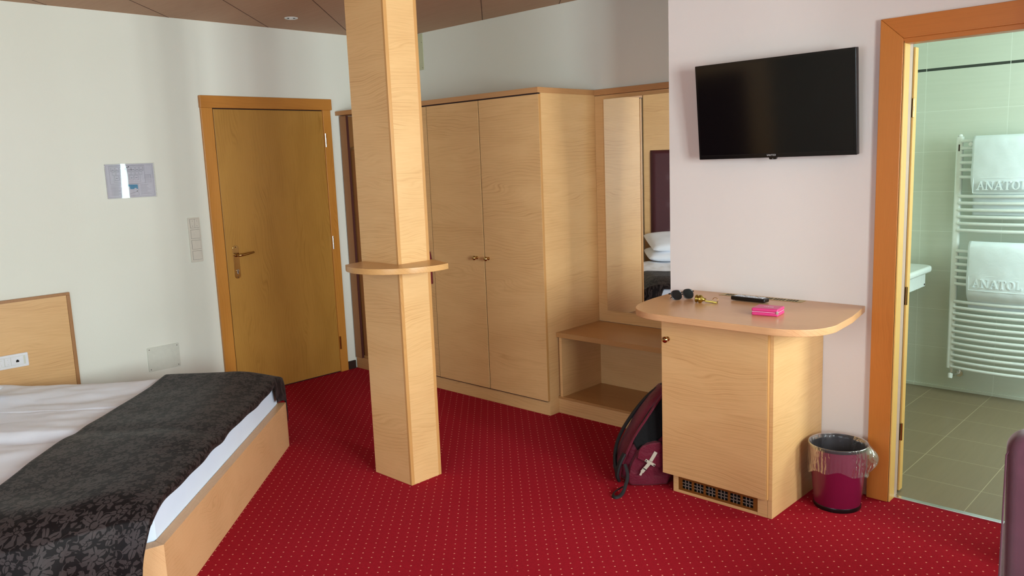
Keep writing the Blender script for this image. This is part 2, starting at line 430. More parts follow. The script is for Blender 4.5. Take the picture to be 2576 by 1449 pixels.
def tag(o, label, cat, group=None, kind=None):
    if label: o['label'] = label
    if cat: o['category'] = cat
    if group: o['group'] = group
    if kind: o['kind'] = kind
    return o
def thing(name, label, cat, loc, group=None, kind=None):
    o = bpy.data.objects.new(name, None); COL.objects.link(o); o.location = loc; o.empty_display_size = .1
    return tag(o, label, cat, group, kind)
def box(*a, **k): return MB().box(*a, **k)
def struct(name, mb, mat, label=None, cat=None, loc=(0, 0, 0)):
    o = mb.build(name, mat, loc=loc); o['kind'] = 'structure'
    if label: o['label'] = label
    if cat: o['category'] = cat
    return o
def rotz(c, ang):
    return Matrix.Translation(Vector(c)) @ Matrix.Rotation(ang, 4, 'Z') @ Matrix.Translation(-Vector(c))
def text_mesh(txt, size, mat, parent, origin, xdir, ydir, name, depth=.0006, spacing=1.0):
    cu = bpy.data.curves.new('t', 'FONT'); cu.body = txt; cu.size = size; cu.extrude = depth; cu.align_x = 'CENTER'; cu.space_character = spacing
    o = bpy.data.objects.new('t', cu); COL.objects.link(o)
    dg = bpy.context.evaluated_depsgraph_get(); me = bpy.data.meshes.new_from_object(o.evaluated_get(dg))
    bpy.data.objects.remove(o); me.name = name
    xd, yd = Vector(xdir).normalized(), Vector(ydir).normalized(); zd = xd.cross(yd)
    me.transform(Matrix.Translation(Vector(origin)-parent_world(parent)) @ Matrix((xd, yd, zd)).transposed().to_4x4())
    me.materials.clear(); me.materials.append(M[mat])
    r = bpy.data.objects.new(name, me); COL.objects.link(r); r.parent = parent; return r
def rrect(x0, x1, y0, y1, r, n=6):
    pts = []
    for cx, cy, a in ((x1-r, y1-r, 0), (x0+r, y1-r, 90), (x0+r, y0+r, 180), (x1-r, y0+r, 270)):
        for k in range(n+1):
            t = math.radians(a+90*k/n); pts.append((cx+r*math.cos(t), cy+r*math.sin(t)))
    return pts

# ================================================================ SETTING
XL, YB, YT = -5.316, 4.215, 3.665      # left wall, back wall, television wall
XR, YR, ZC = 1.70, -1.70, 2.59
TX = -2.353                             # free edge of the television wall
YQ = 5.646                              # bathroom back wall
mb = MB(); mb.prism([(XL-.12, YR-.12), (XR+.12, YR-.12), (XR+.12, 3.72), (TX+.11, 3.72), (TX+.11, YB+.1), (XL-.12, YB+.1)], -.08, 0)
struct('floor', mb, 'carpet', 'red carpet with rows of small cream dots', 'carpet')
mb = MB(); mb.prism([(XL-.12, YR-.12), (XR+.12, YR-.12), (XR+.12, 3.77), (TX+.11, 3.77), (TX+.11, YB+.1), (XL-.12, YB+.1)], ZC, ZC+.08)
ce = struct('ceiling', mb, 'ceiling', 'brown board ceiling with diagonal joints', 'ceiling')
# dark joints between the ceiling boards, running along (-1, 1) every 0.505 m, and the offset cross joints
mb = MB()
q = 2**.5
for k in range(-8, 8):
    s_ = (-.036 + .7135*k)/q
    for u0, u1 in ((-9, 4),):
        # clip the joint line to the room
        a = max(XL, -9.0); pts = []
        ts = [t for t in [i*.01 for i in range(-900, 500)] if XL < (s_+t)/q < XR and YR < (s_-t)/q < (YB if (s_+t)/q < TX else YT)]
        if len(ts) < 5: continue
        t0, t1 = ts[0], ts[-1]
        c = Vector(((s_+(t0+t1)/2)/q, (s_-(t0+t1)/2)/q, 0)); L = (t1-t0)/2
        mb.box(c.x-L, c.x+L, c.y-.0017, c.y+.0017, ZC-.0012, ZC+.0005, mat=rotz(c, -PI/4))
mb.build('joint', flat('brown_joint', '4a2c1c', .8), ce)

def wall_with_holes(name, axis, a0, a1, b0, b1, holes, z0=0, z1=ZC, mat='wall', label=None):
    """wall slab; axis x: lies at x in [a0,a1], runs y b0..b1"""
    m = MB(); cur = b0
    def bx(p0, p1, q0, q1):
        if axis == 'x': m.box(a0, a1, p0, p1, q0, q1)
        else: m.box(p0, p1, a0, a1, q0, q1)
    for h0, h1, hz0, hz1 in holes:
        bx(cur, h0, z0, z1)
        if hz0 > z0: bx(h0, h1, z0, hz0)
        if hz1 < z1: bx(h0, h1, hz1, z1)
        cur = h1
    bx(cur, b1, z0, z1)
    return struct(name, m, mat, label, 'wall' if label else None)
wall_with_holes('wall_left', 'x', XL-.12, XL, YR, YB+.1, [], label='white plaster wall with the entrance door')
wall_with_holes('wall_back', 'y', YB, YB+.1, XL, TX+.11, [], label='white plaster wall above the wardrobe')
OX0, OX1, OZ = -1.205, -.385, 2.03     # bathroom door opening
wall_with_holes('wall_front', 'y', YT, YT+.11, TX, XR, [(OX0, OX1, 0, OZ)], mat='wall_tv', label='pale pinkish white wall carrying the television')
struct('wall_niche', box(TX, TX+.10, YT+.11, YQ+.1, 0, ZC), 'wall_tv', 'white side wall between niche and bathroom', 'wall')
wall_with_holes('wall_right', 'x', XR, XR+.12, YR, YT+.11, [(.40, 1.75, .85, 2.30), (2.40, 2.98, .85, 2.30)])
wall_with_holes('wall_rear', 'y', YR-.12, YR, XL, XR, [(-2.1, .1, .70, 2.30)])
struct('wall_corner', box(-.275, XR, 3.23, YT, 0, ZC), 'wall_tv')
# windows behind the camera
def window(n, axis, a, b0, b1, z0, z1):
    t = thing('window_%d' % n, None, None, (a, (b0+b1)/2, z0) if axis == 'x' else ((b0+b1)/2, a, z0), kind='structure')
    m = MB(); w_ = .06
    def bx(p0, p1, q0, q1, d=.03):
        if axis == 'x': m.box(a-d, a+d, p0, p1, q0, q1, .004)
        else: m.box(p0, p1, a-d, a+d, q0, q1, .004)
    bx(b0, b0+w_, z0, z1); bx(b1-w_, b1, z0, z1); bx(b0+w_, b1-w_, z0, z0+w_); bx(b0+w_, b1-w_, z1-w_, z1)
    bx((b0+b1)/2-.04, (b0+b1)/2+.04, z0+w_, z1-w_)
    m.build('window_frame', 'spruce_lit', t)
    m = MB()
    for p0, p1 in ((b0+w_, (b0+b1)/2-.04), ((b0+b1)/2+.04, b1-w_)):
        if axis == 'x': m.box(a-.004, a+.004, p0, p1, z0+w_, z1-w_)
        else: m.box(p0, p1, a-.004, a+.004, z0+w_, z1-w_)
    m.build('pane', 'acrylic', t)
window(1, 'x', XR+.06, .40, 1.75, .85, 2.30)
window(2, 'x', XR+.06, 2.40, 2.98, .85, 2.30)
window(3, 'y', YR-.06, -2.1, .1, .70, 2.30)
# bathroom shell
struct('floor', box(TX+.10, .8, 3.72, YQ, -.08, .003), 'tile_floor', 'taupe tiled bathroom floor', 'floor')
wall_with_holes('wall_bathroom', 'y', YQ, YQ+.1, TX+.10, .8, [], z1=2.5, mat='tile_wall', label='pale tiled bathroom wall with a thin dark stripe')
struct('wall_bathroom', box(TX+.10, TX+.14, YT+.11, YQ, 0, 2.5), 'tile_side')
wall_with_holes('wall_bathroom', 'x', .70, .8, YT+.11, YQ, [(4.25, 5.25, 1.2, 2.2)], z1=2.5, mat='tile_side')
struct('ceiling', box(TX+.10, .8, YT+.11, YQ+.1, 2.5, 2.56), 'wall')
struct('trim_1', box(OX0+.0, OX1, 3.705, 3.735, -.01, .006, .002), 'chrome')
# tile skirting strip in the bathroom
struct('baseboard_bathroom', box(TX+.14, .70, YQ-.010, YQ, .003, .026, .002), 'tile_wall')
# left wall baseboard
struct('baseboard_left', box(XL, XL+.015, 3.592, 3.668, 0, .065, .002), 'baseboard')

# entrance door in the left wall
d = thing('door_1', 'closed brown veneered entrance door in an orange wooden frame', 'door', (XL, 3.08, 0), kind='structure')
x0 = XL
m = MB(); m.box(x0, x0+.022, 2.570, 2.652, 0, 2.03, .004); m.box(x0, x0+.022, 3.520, 3.590, 0, 2.03, .004)
build_each(m, 'door_frame', 'frame_old', d)
m = MB(); m.box(x0, x0+.030, 2.566, 3.600, 2.022, 2.104, .005); m.build('door_head', 'frame_old_h', d)
m = MB(); m.box(x0, x0+.004, 2.640, 3.53, 0.0, 2.022); m.build('shadow_gap', 'groove', d)
m = MB(); m.box(x0, x0+.014, 2.658, 3.519, .008, 2.016, .002); m.build('door_leaf', 'oak_door', d)
for zz, mm in ((1.80, 'chrome'), (1.025, 'chrome'), (.235, 'brass')):
    m = MB(); m.lathe([(.001, -.052), (.007, -.050), (.007, .050), (.001, .052)], (x0+.026, 3.527, zz), n=14); m.build('hinge', mm, d)
hp = MB(); hy = 2.728
hp.prism([(p[0]+hy, p[1]+.966) for p in rrect(-.022, .022, -.118, .118, .022)], x0+.013, x0+.019, 'x', .0015)
hpo = hp.build('handle_plate', 'brass', d)
m = MB(); m.lathe([(.013, 0), (.013, .006), (.009, .010), (.008, .045)], (x0+.018, hy, 1.015), (1, 0, 0), 18)
m.tube([(x0+.058, hy-.004, 1.015), (x0+.064, hy+.008, 1.015), (x0+.066, hy+.03, 1.016), (x0+.064, hy+.07, 1.020), (x0+.060, hy+.115, 1.026)], .008, 12, rs=[.009, .0105, .0095, .008, .007])
m.build('door_handle', 'brass', hpo)
m = MB(); m.lathe([(.009, 0), (.009, .008)], (x0+.018, hy, .905), (1, 0, 0), 16); m.box(x0+.018, x0+.026, hy-.005, hy+.005, .880, .905, .002); m.build('lock_cylinder', 'chrome', hpo)
m = MB(); m.box(x0+.025, x0+.0275, hy-.0015, hy+.0015, .884, .912); m.build('keyhole', 'hole', hpo)
m = MB(); m.box(x0+.018, x0+.0205, hy-.003, hy+.003, 1.068, 1.074, .001); m.box(x0+.018, x0+.0205, hy-.003, hy+.003, .856, .862, .001); build_each(m, 'screw', 'groove', hpo)

# bathroom doorway
d2 = thing('door_2', 'open bathroom doorway with orange wooden casing, its door swung inwards', 'door', (OX0, YT, 0), kind='structure')
m = MB(); m.prism([(-1.297, 0), (-1.203, 0), (-1.203, 2.030), (-1.297, 2.118)], YT-.024, YT, 'y', .003)
m.prism([(-.385, 0), (-.293, 0), (-.293, 2.118), (-.385, 2.030)], YT-.024, YT, 'y', .003)
build_each(m, 'casing', 'spruce', d2)
m = MB(); m.prism([(-1.297, 2.118), (-1.203, 2.030), (-.385, 2.030), (-.293, 2.118)], YT-.024, YT, 'y', .003); m.build('casing_head', 'spruce_h', d2)
m = MB(); m.box(-1.212, -1.196, YT-.018, YT+.043, 0, 2.016, .002); m.build('jamb', 'spruce_lit', d2)
m = MB(); m.box(-.392, -.376, YT-.018, YT+.043, 0, 2.016, .002); m.build('jamb', 'spruce_lit', d2)
m = MB(); m.box(-1.212, -.376, YT-.018, YT+.043, 2.010, 2.031, .002); m.build('jamb_head', 'spruce_h', d2)
m = MB(); m.box(-1.2045, -1.2015, YT-.0185, YT+.10, 0, 2.02); m.box(-1.204, -.39, YT-.01, YT+.09, 2.024, 2.029); m.build('shadow_gap', 'groove', d2)
m = MB(); m.box(-1.204, -1.1985, YT+.050, YT+.088, 0, 2.016, .002); m.box(-1.20, -.39, YT+.050, YT+.088, 2.014, 2.024, .002); m.build('door_seal', flat('grey_pink_seal', 'c8a898', .6), d2)
m = MB(); m.box(-2.000, -1.197, YT+.113, YT+.153, .010, 2.005, .003); lf = m.build('door_leaf', 'spruce_lit', d2)
for zz in (.30, .93, 1.75):
    m = MB(); m.lathe([(.001, -.042), (.006, -.040), (.006, .040), (.001, .042)], (-1.194, YT+.100, zz), n=12); m.build('hinge', 'brass', d2)

# ================================================================ PILLAR
p = thing('pillar', 'square floor-to-ceiling pillar clad in beech with a rounded shelf halfway up', 'pillar', (-3.216, 2.5, 0))
PX0, PX1, PY0, PY1 = -3.366, -3.066, 2.403, 2.602
m = box(PX0+.001, PX1-.001, PY0+.001, PY1-.001, 0, ZC, .001); m.build('cladding', 'beech', p)
m = MB()
m.box(PX1-.014, PX1, PY0, PY0+.020, 0, ZC, .0025); m.box(PX1-.014, PX1, PY1-.020, PY1, 0, ZC, .0025)
build_each(m, 'corner_edging', 'beech_edge', p)
cx_, cy_, R_ = -3.135, 2.500, .278
e0 = Vector((-3.318, 2.272)); e1 = Vector((-2.885, 2.560))
a0 = math.atan2(e0.y-cy_, e0.x-cx_); a1 = math.atan2(e1.y-cy_, e1.x-cx_)
if a1 < a0: a1 += 2*PI
pts = []
for i in range(41):
    a = a0+(a1-a0)*i/40
    rr = (e0-Vector((cx_, cy_))).length*(1-i/40)+(e1-Vector((cx_, cy_))).length*(i/40)
    rr = rr*(1-math.sin(PI*i/40)*.0)
    pts.append((cx_+rr*math.cos(a), cy_+rr*math.sin(a)))
pts += [(-3.07, 2.63), (-3.36, 2.43)]
m = MB(); m.prism(pts, 1.092, 1.120, 'z', .002); m.build('pillar_shelf', 'beech_gold', p)

# ================================================================ WARDROBE
wl = thing('wardrobe', 'tall beech wardrobe with two doors and small brass knobs behind the pillar', 'wardrobe', (-3.79, 3.93, 0))
YW = 3.650
m = MB(); m.box(-3.265, -3.245, YW+.022, 4.195, 0.0, 1.984, .0005); m.box(-4.345, -4.325, YW+.022, 4.19, 0, 1.978); m.box(-4.325, -3.265, 4.18, 4.195, .09, 1.978); m.box(-4.325, -3.265, YW+.03, 4.18, .07, .09)
m.build('carcass', 'beech', wl)
m = MB(); m.box(-4.335, -3.2455, YW+.0205, YW+.036, 0, .094, .001); m.build('plinth', 'beech', wl)
m = MB(); m.box(-4.345, -4.264, YW+.001, YW+.020, .097, 1.976, .001); m.build('filler_panel', 'beech', wl)
m = MB(); m.box(-4.35, -3.241, YW-.006, 4.20, 1.984, 2.016, .0015); m.build('cornice', 'beech_edge_h', wl)
m = MB(); m.box(-4.34, -3.25, YW+.004, YW+.021, .092, 1.984); m.build('shadow_gap', 'groove', wl)
for x0_, x1_, kx in ((-4.258, -3.7585, -3.825), (-3.7515, -3.243, -3.718)):
    m = MB(); m.box(x0_, x1_, YW, YW+.020, .097, 1.976, .0012); dr = m.build('wardrobe_door', 'beech', wl)
    m = MB(); m.lathe([(.0105, 0), (.0105, .003), (.0055, .006), (.005, .014), (.0105, .018), (.0145, .024), (.0145, .031), (.010, .037), (.001, .039)], (kx, YW, .973), (0, -1, 0), 20)
    m.build('knob', 'brass', dr)
m = MB(); m.box(-3.249, -3.2425, YW+.001, YW+.0195, .097, 1.976, .001); m.build('door_edging', 'beech_edge', wl)

# open coat unit in the corner
cu = thing('coat_unit', 'open brown coat niche in the corner between entrance door and wardrobe', 'cabinet', (-4.83, 3.93, 0))
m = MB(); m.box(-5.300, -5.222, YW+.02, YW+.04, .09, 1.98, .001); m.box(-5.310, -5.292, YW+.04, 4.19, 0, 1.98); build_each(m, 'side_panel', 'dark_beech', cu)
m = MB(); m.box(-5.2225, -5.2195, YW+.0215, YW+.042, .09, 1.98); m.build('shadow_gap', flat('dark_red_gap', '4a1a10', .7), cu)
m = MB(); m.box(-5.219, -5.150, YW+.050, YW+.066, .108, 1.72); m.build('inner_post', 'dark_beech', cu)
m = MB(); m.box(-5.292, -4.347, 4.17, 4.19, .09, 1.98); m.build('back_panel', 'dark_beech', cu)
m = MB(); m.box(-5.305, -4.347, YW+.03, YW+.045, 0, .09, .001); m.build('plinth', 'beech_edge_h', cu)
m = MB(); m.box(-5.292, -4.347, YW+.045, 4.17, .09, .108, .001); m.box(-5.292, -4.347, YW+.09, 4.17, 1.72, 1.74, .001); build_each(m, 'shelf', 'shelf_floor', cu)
m = MB(); m.box(-5.314, -4.352, YW-.008, 4.20, 1.984, 2.016, .0015); m.build('cornice', 'beech_edge_h', cu)
for hx in (-5.10, -4.85, -4.6):
    m = MB(); m.tube([(hx, 4.168, 1.62), (hx, 4.13, 1.60), (hx, 4.10, 1.615), (hx, 4.095, 1.645)], .007, 10, rs=[.009, .007, .007, .010]); m.build('coat_hook', 'bronze', cu)
# dark red thing hanging by the wardrobe, seen beside the pillar
t = thing('cloth_bag', 'narrow strip of a dark red cloth thing hanging behind the pillar at the wardrobe', 'bag', (-4.30, 3.62, .76))
m = MB(); m.prism([(-4.345, .765), (-4.278, .765), (-4.276, .94), (-4.288, .99), (-4.345, 1.005)], 3.625, 3.648, 'y', .006, 3); m.build('cloth', 'red_thing', t)
m = MB(); m.tube([(-4.338, 3.64, .99), (-4.332, 3.64, 1.05), (-4.318, 3.64, 1.07), (-4.304, 3.64, 1.05), (-4.298, 3.64, .99)], .003, 8); m.build('loop', 'red_thing', t)

# ================================================================ BENCH AND MIRROR NICHE
b = thing('bench_unit', 'low beech bench with an open shelf compartment beside the wardrobe', 'bench', (-2.8, 3.97, 0))
YN = 3.752; NX1 = TX-.006
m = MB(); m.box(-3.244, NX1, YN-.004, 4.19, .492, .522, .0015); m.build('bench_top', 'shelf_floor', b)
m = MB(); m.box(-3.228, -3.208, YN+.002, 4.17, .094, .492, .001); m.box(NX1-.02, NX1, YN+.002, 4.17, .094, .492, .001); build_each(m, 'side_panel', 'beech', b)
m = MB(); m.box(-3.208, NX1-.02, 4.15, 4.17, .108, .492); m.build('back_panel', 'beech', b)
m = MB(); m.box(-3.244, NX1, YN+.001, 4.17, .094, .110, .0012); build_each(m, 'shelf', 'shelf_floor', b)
m = MB(); m.box(-3.2445, NX1, YN+.004, YN+.022, 0, .094, .001); m.build('plinth', 'beech', b)
wp = thing('wall_panel', 'beech back panel above the bench behind the tall mirror', 'panel', (-2.8, 4.19, .523))
m = MB(); m.box(-3.244, NX1, 4.190, 4.208, .523, 1.978, .001); m.build('panel_board', 'beech', wp)
m = MB(); m.box(-3.244, NX1, 4.184, 4.208, 1.980, 2.016, .0015); m.build('cornice', 'beech_edge_h', wp)
mi = thing('mirror', 'tall frameless mirror on the beech panel above the bench', 'mirror', (-2.8, 4.188, .60))
m = MB(); m.box(-3.166, -2.44, 4.180, 4.1895, .602, 1.952); m.build('mirror_pane', 'mirror', mi, smooth=False)

# ================================================================ MINIBAR CABINET + TABLE TOP
cb = thing('minibar_cabinet', 'beech minibar cabinet with one door, brass knob and bronze floor grille', 'cabinet', (-1.79, 3.4, 0))
CY = 3.157
m = MB(); m.box(-1.540, -1.520, CY, YT-.002, 0, .857, .001); m.box(-2.060, -2.040, CY, YT-.002, .084, .857, .001); m.box(-2.04, -1.54, YT-.022, YT-.002, 0, .857); m.box(-2.04, -1.54, CY+.005, YT-.02, .09, .11); m.build('carcass', 'beech', cb)
m = MB()
gx0, gx1, gz0, gz1 = -1.992, -1.588, .014, .082
m.box(-2.020, gx0, CY, CY+.018, 0, .086, .001); m.box(gx1, -1.541, CY, CY+.018, 0, .086, .001); m.box(gx0, gx1, CY, CY+.018, 0, gz0, .001)
m.box(-2.020, -2.002, CY+.018, YT-.01, 0, .084)
m.build('plinth', 'beech', cb)
m = MB(); m.box(-2.066, -1.5385, CY-.021, CY-.002, .088, .846, .0015); dr = m.build('cabinet_door', 'beech', cb)
m = MB(); m.box(-1.5385, -1.5355, CY-.020, CY-.002, .088, .846, .001); m.build('door_edging', 'beech_edge', dr)
m = MB(); m.box(-2.03, -1.545, CY-.002, CY+.004, .088, .857); m.build('shadow_gap', 'groove', cb)
m = MB(); m.lathe([(.0105, 0), (.0105, .003), (.006, .006), (.0055, .012), (.011, .016), (.0145, .022), (.0145, .029), (.010, .034), (.001, .036)], (-2.030, CY-.021, .748), (0, -1, 0), 20); m.build('knob', 'brass', dr)
def grille(m, mh, x0, x1, a0, a1, dep, plane, groups, nx, nz, mx, mz, gap, bar):
    """frame with groups of openings; returns bars"""
    pass
# floor grille: frame plate with six groups of 3x3 openings
m = MB(); bars = MB(); fy0, fy1 = CY+.001, CY+.006
gw = (gx1-gx0-.030-.0)/6
zs0, zs1 = gz0+.011, gz1-.013
m.box(gx0, gx1, fy0, fy1, gz0, zs0); m.box(gx0, gx1, fy0, fy1, zs1, gz1)
cur = gx0
for k in range(6):
    a = gx0+.015+k*gw+.006; e = a+gw-.012
    m.box(cur, a, fy0, fy1, zs0, zs1); cur = e
    for i in (1, 2):
        xx = a+(e-a)*i/3; bars.box(xx-.0014, xx+.0014, fy0, fy1-.001, zs0, zs1)
        zz = zs0+(zs1-zs0)*i/3; bars.box(a, e, fy0, fy1-.001, zz-.0014, zz+.0014)
m.box(cur, gx1, fy0, fy1, zs0, zs1)
gr = m.build('floor_grille', 'bronze', cb); bars.build('grille_bars', 'bronze_line', gr)
m = MB(); m.box(gx0, gx1, fy1+.012, fy1+.014, gz0, gz1); m.build('grille_back', 'hole', gr)

tt = thing('table_top', 'beech counter top with rounded front corners on the minibar cabinet', 'counter', (-1.78, 3.35, .857))
def bez(P, n=10):
    out = []
    for i in range(n+1):
        t_ = i/n; a = [(Vector(P[k])*(1-t_)+Vector(P[k+1])*t_) for k in range(3)]; c = [a[k]*(1-t_)+a[k+1]*t_ for k in range(2)]
        out.append(tuple(c[0]*(1-t_)+c[1]*t_))
    return out
Zt = .888
outl = [(-2.238, YT-.001), (-2.262, 3.50), (-2.252, 3.34)] + bez([(-2.240, 3.255), (-2.215, 3.10), (-2.14, 3.005), (-1.985, 3.002)]) + bez([(-1.485, 2.998), (-1.355, 3.002), (-1.285, 3.06), (-1.272, 3.19)]) + [(-1.288, 3.40), (-1.334, YT-.001)]
m = MB(); m.prism(outl[::-1], Zt-.030, Zt, 'z', .003, 3); to = m.build('counter_board', 'beech_top', tt)
# slotted vent let into the top
m = MB(); sl = MB()
va, vb = Vector((-2.020, 3.635)), Vector((-1.600, 3.612))
vx0, vx1, vy0, vy1 = -2.025, -1.600, 3.590, 3.650
m.box(vx0, vx1, vy0, vy1, Zt, Zt+.0012, .0005)
for k in range(6):
    a = vx0+.022+k*(vx1-vx0-.044)/6
    for i in range(4):
        xx = a+.006+i*.0145
        sl.prism([(xx, vy0+.014), (xx+.0085, vy0+.014), (xx+.0085, vy1-.014), (xx, vy1-.014)], Zt+.0008, Zt+.0016)
vo = m.build('top_vent', 'brass_dull', tt); sl.build('slots', 'hole', vo)

# ---- things on the counter
def frame_at(px, py, ang):
    return Matrix.Translation((px, py, Zt)) @ Matrix.Rotation(ang, 4, 'Z')
def put(mb_, mat_): bmesh.ops.transform(mb_.bm, matrix=mat_, verts=mb_.bm.verts); return mb_
# sunglasses
F = frame_at(-2.104, 3.391, math.radians(64)) @ Matrix.Rotation(math.radians(-22), 4, 'X')
sg = thing('sunglasses', 'black sunglasses with dark lenses lying on the counter by the wall edge', 'sunglasses', (-2.135, 3.40, Zt))
def lens_outline(cx, s=1.0, z0=.026):
    o = []
    for k in range(24):
        a = 2*PI*k/24; ca, sa = math.cos(a), math.sin(a)
        o.append((cx+.027*s*math.copysign(abs(ca)**.75, ca), z0+.023*s*math.copysign(abs(sa)**.75, sa)))
    return o
m = MB()
for cx in (-.033, .033): m.tube([(x, 0, z) for x, z in lens_outline(cx)], .0025, 8, closed=True)
m.tube([(-.008, -.001, .034), (0, -.003, .037), (.008, -.001, .034)], .003, 8)
for s in (-1, 1): m.tube([(s*.058, 0, .036), (s*.066, .002, .037), (s*.069, .008, .037)], .0035, 8)
put(m, F).build('front_frame', 'black', sg)
m = MB()
for cx in (-.033, .033): m.prism(lens_outline(cx, .95), -.0008, .0008, 'y')
build_each(put(m, F), 'lens', 'lens', sg)
for s in (-1, 1):
    m = MB(); m.tube([(s*.069, .008, .037), (s*.050, .020+.006*s, .036), (s*-.02, .026+.006*s, .030), (s*-.052, .024+.006*s, .020)], .0035, 8, flat=.6, rs=[.0035, .0045, .0045, .003]); put(m, F).build('temple', 'black', sg)
# room key with brass fob
kx, ky = -1.960, 3.366
F = frame_at(kx, ky, math.radians(18)) @ Matrix.Scale(1.10, 4)
kf = thing('room_key', 'brass room key on a heavy round knob fob on the counter', 'key', (kx, ky, Zt))
m = MB(); m.lathe([(.001, -.006), (.014, -.005), (.0175, -.001), (.0175, .004), (.013, .006), (.013, .009), (.0175, .011), (.0185, .015), (.017, .022), (.010, .028), (.0065, .033), (.006, .040), (.001, .041)], (-.045, 0, .0185), (1, 0, -.10), 24); put(m, F).build('fob', 'brass_dull', kf)
m = MB(); m.box(-.010, .042, -.005, .005, .004, .012, .0015, mat=Matrix.Rotation(math.radians(6), 4, 'Y')); m.box(.030, .046, -.010, .010, .001, .005, .001); put(m, F).build('key_blade', 'brass_dull', kf)
m = MB(); m.tube([(.036+.011*math.cos(a), .0, .014+.011*math.sin(a)) for a in [2*PI*k/20 for k in range(20)]], .0013, 8, closed=True); put(m, F).build('key_ring', 'brass', kf)
# remote control
F = frame_at(-1.812, 3.505, math.radians(-3)) @ Matrix.Scale(1.0, 4)
rc = thing('remote_control', 'slim black remote control with a silver key panel lying across the vent', 'remote', (-1.812, 3.515, Zt))
m = MB(); m.box(-.090, .090, -.023, .023, .003, .022, .006, 3); put(m, F).build('remote_body', 'black', rc)
m = MB(); m.prism(rrect(-.076, .078, -.018, .018, .005), .0215, .0235); put(m, F).build('key_panel', flat('silver_key_panel', 'a8aab0', .35, .3), rc)
m = MB()
for i in range(11):
    for j in range(3):
        if (i+j) % 5 == 4: continue
        m.box(-.070+i*.0135, -.062+i*.0135, -.0145+j*.0115, -.0085+j*.0115, .0232, .0255, .0008)
build_each(put(m, F), 'button', flat('pale_buttons', 'd0d2d6', .5), rc)
# pink wallet
wx, wy = -1.600, 3.262
F = frame_at(wx, wy, math.radians(8))
pw = thing('wallet', 'small bright pink zipped wallet on the front of the counter', 'wallet', (wx, wy, Zt))
m = MB(); m.box(-.058, .058, -.048, .048, .0, .0150, .006, 3); m.box(-.058, .058, -.048, .048, .0180, .033, .006, 3); m.box(-.053, .053, -.043, .043, .010, .024); put(m, F).build('wallet_shell', 'wallet', pw)
m = MB(); m.box(-.0555, .0555, -.0455, .0455, .0150, .0180, .001); put(m, F).build('zip', 'zip', pw)
m = MB(); m.box(.050, .060, -.049, -.044, .010, .024, .001); put(m, F).build('zip_puller', 'chrome', pw)
m = MB()
for i, (gx, gh) in enumerate(((-.016, .003), (-.009, .006), (-.001, .010), (.007, .006), (.013, .006), (.019, .008))):
    m.box(gx, gx+.004, -.003, -.003+gh, .0330, .0334)
put(m, F).build('lettering', 'letter', pw)

# ================================================================ TELEVISION
tv = thing('television', 'black flat television tilted forward on the wall above the counter', 'television', (-1.76, YT, 1.75))
TW, TH = .770, .450
yb_, yt_ = 3.590, 3.548
til = math.atan2(yb_-yt_, TH)
FT = Matrix.Translation((-1.744, yb_-.004, 1.5600)) @ Matrix.Rotation(til, 4, 'X')   # local: x width, z up, -y faces the room
m = MB(); m.box(-TW/2, TW/2, 0, .030, 0, TH, .003); m.box(-TW/2+.10, TW/2-.10, .030, .055, .06, TH-.06, .01); put(m, FT).build('tv_body', 'bezel', tv)
m = MB(); m.box(-TW/2+.012, TW/2-.012, -.0008, .002, .020, TH-.013, 0); put(m, FT).build('screen', 'screen', tv)
m = MB(); m.box(-TW/2+.0115, TW/2-.0115, -.0006, .001, .0175, .0195); put(m, FT).build('bezel_edge', 'black', tv)
m = MB(); m.prism([(-.020, -.001), (-.016, -.0085), (.014, -.0085), (.018, -.001), (.018, .003), (-.020, .003)], 0.001, .016, 'y', .001); put(m, FT).build('sensor_bump', 'bezel', tv)
m = MB(); m.box(-.001, .001, -.0004, .001, -.0055, -.0035); put(m, FT).build('status_light', 'letter', tv)
xo = FT @ Vector((-.006, -.0012, .0085)); xd = (FT.to_3x3() @ Vector((1, 0, 0))); yd = (FT.to_3x3() @ Vector((0, 0, 1)))
text_mesh('UNITED', .0105, 'letter', tv, xo, xd, yd, 'brand_letters', .0003, 1.25)
m = MB(); m.box(-1.85, -1.65, YT-.020, YT-.001, 1.66, 1.90, .003); m.box(-1.82, -1.80, 3.585, YT-.012, 1.67, 1.89, .002); m.box(-1.70, -1.68, 3.585, YT-.012, 1.67, 1.89, .002); m.build('wall_bracket', 'black', tv)

# ================================================================ LEFT WALL FITTINGS
x0 = XL
sn = thing('floor_plan_sign', 'framed escape floor plan under clear plastic beside the entrance door', 'sign', (x0, 2.07, 1.45))
sy0, sy1, sz0, sz1 = 1.923, 2.222, 1.455, 1.666
m = MB(); m.box(x0, x0+.006, sy0, sy1, sz0, sz1, .001); m.build('backing_sheet', flat('grey_white_paper', 'c4c0c8', .6), sn)
m = MB(); m.box(x0+.0062, x0+.009, sy0-.004, sy1+.004, sz0-.003, sz1+.003, .001); m.build('clear_cover', 'acrylic', sn)
ink = MB(); ixx = x0+.0061
def ln(y0, z0, y1, z1, w_=.0007):
    if abs(y1-y0) >= abs(z1-z0): ink.box(x0+.006, ixx, min(y0, y1), max(y0, y1), min(z0, z1)-w_/2, max(z0, z1)+w_/2) if abs(z1-z0) < 1e-6 else ink.tube([(ixx-.0003, y0, z0), (ixx-.0003, y1, z1)], w_/2, 4)
    else: ink.box(x0+.006, ixx, min(y0, y1)-w_/2, max(y0, y1)+w_/2, min(z0, z1), max(z0, z1)) if abs(y1-y0) < 1e-6 else ink.tube([(ixx-.0003, y0, z0), (ixx-.0003, y1, z1)], w_/2, 4)
def rc_(y0, z0, y1, z1, w_=.0012): ln(y0, z0, y1, z0, w_); ln(y0, z1, y1, z1, w_); ln(y0, z0, y0, z1, w_); ln(y1, z0, y1, z1, w_)
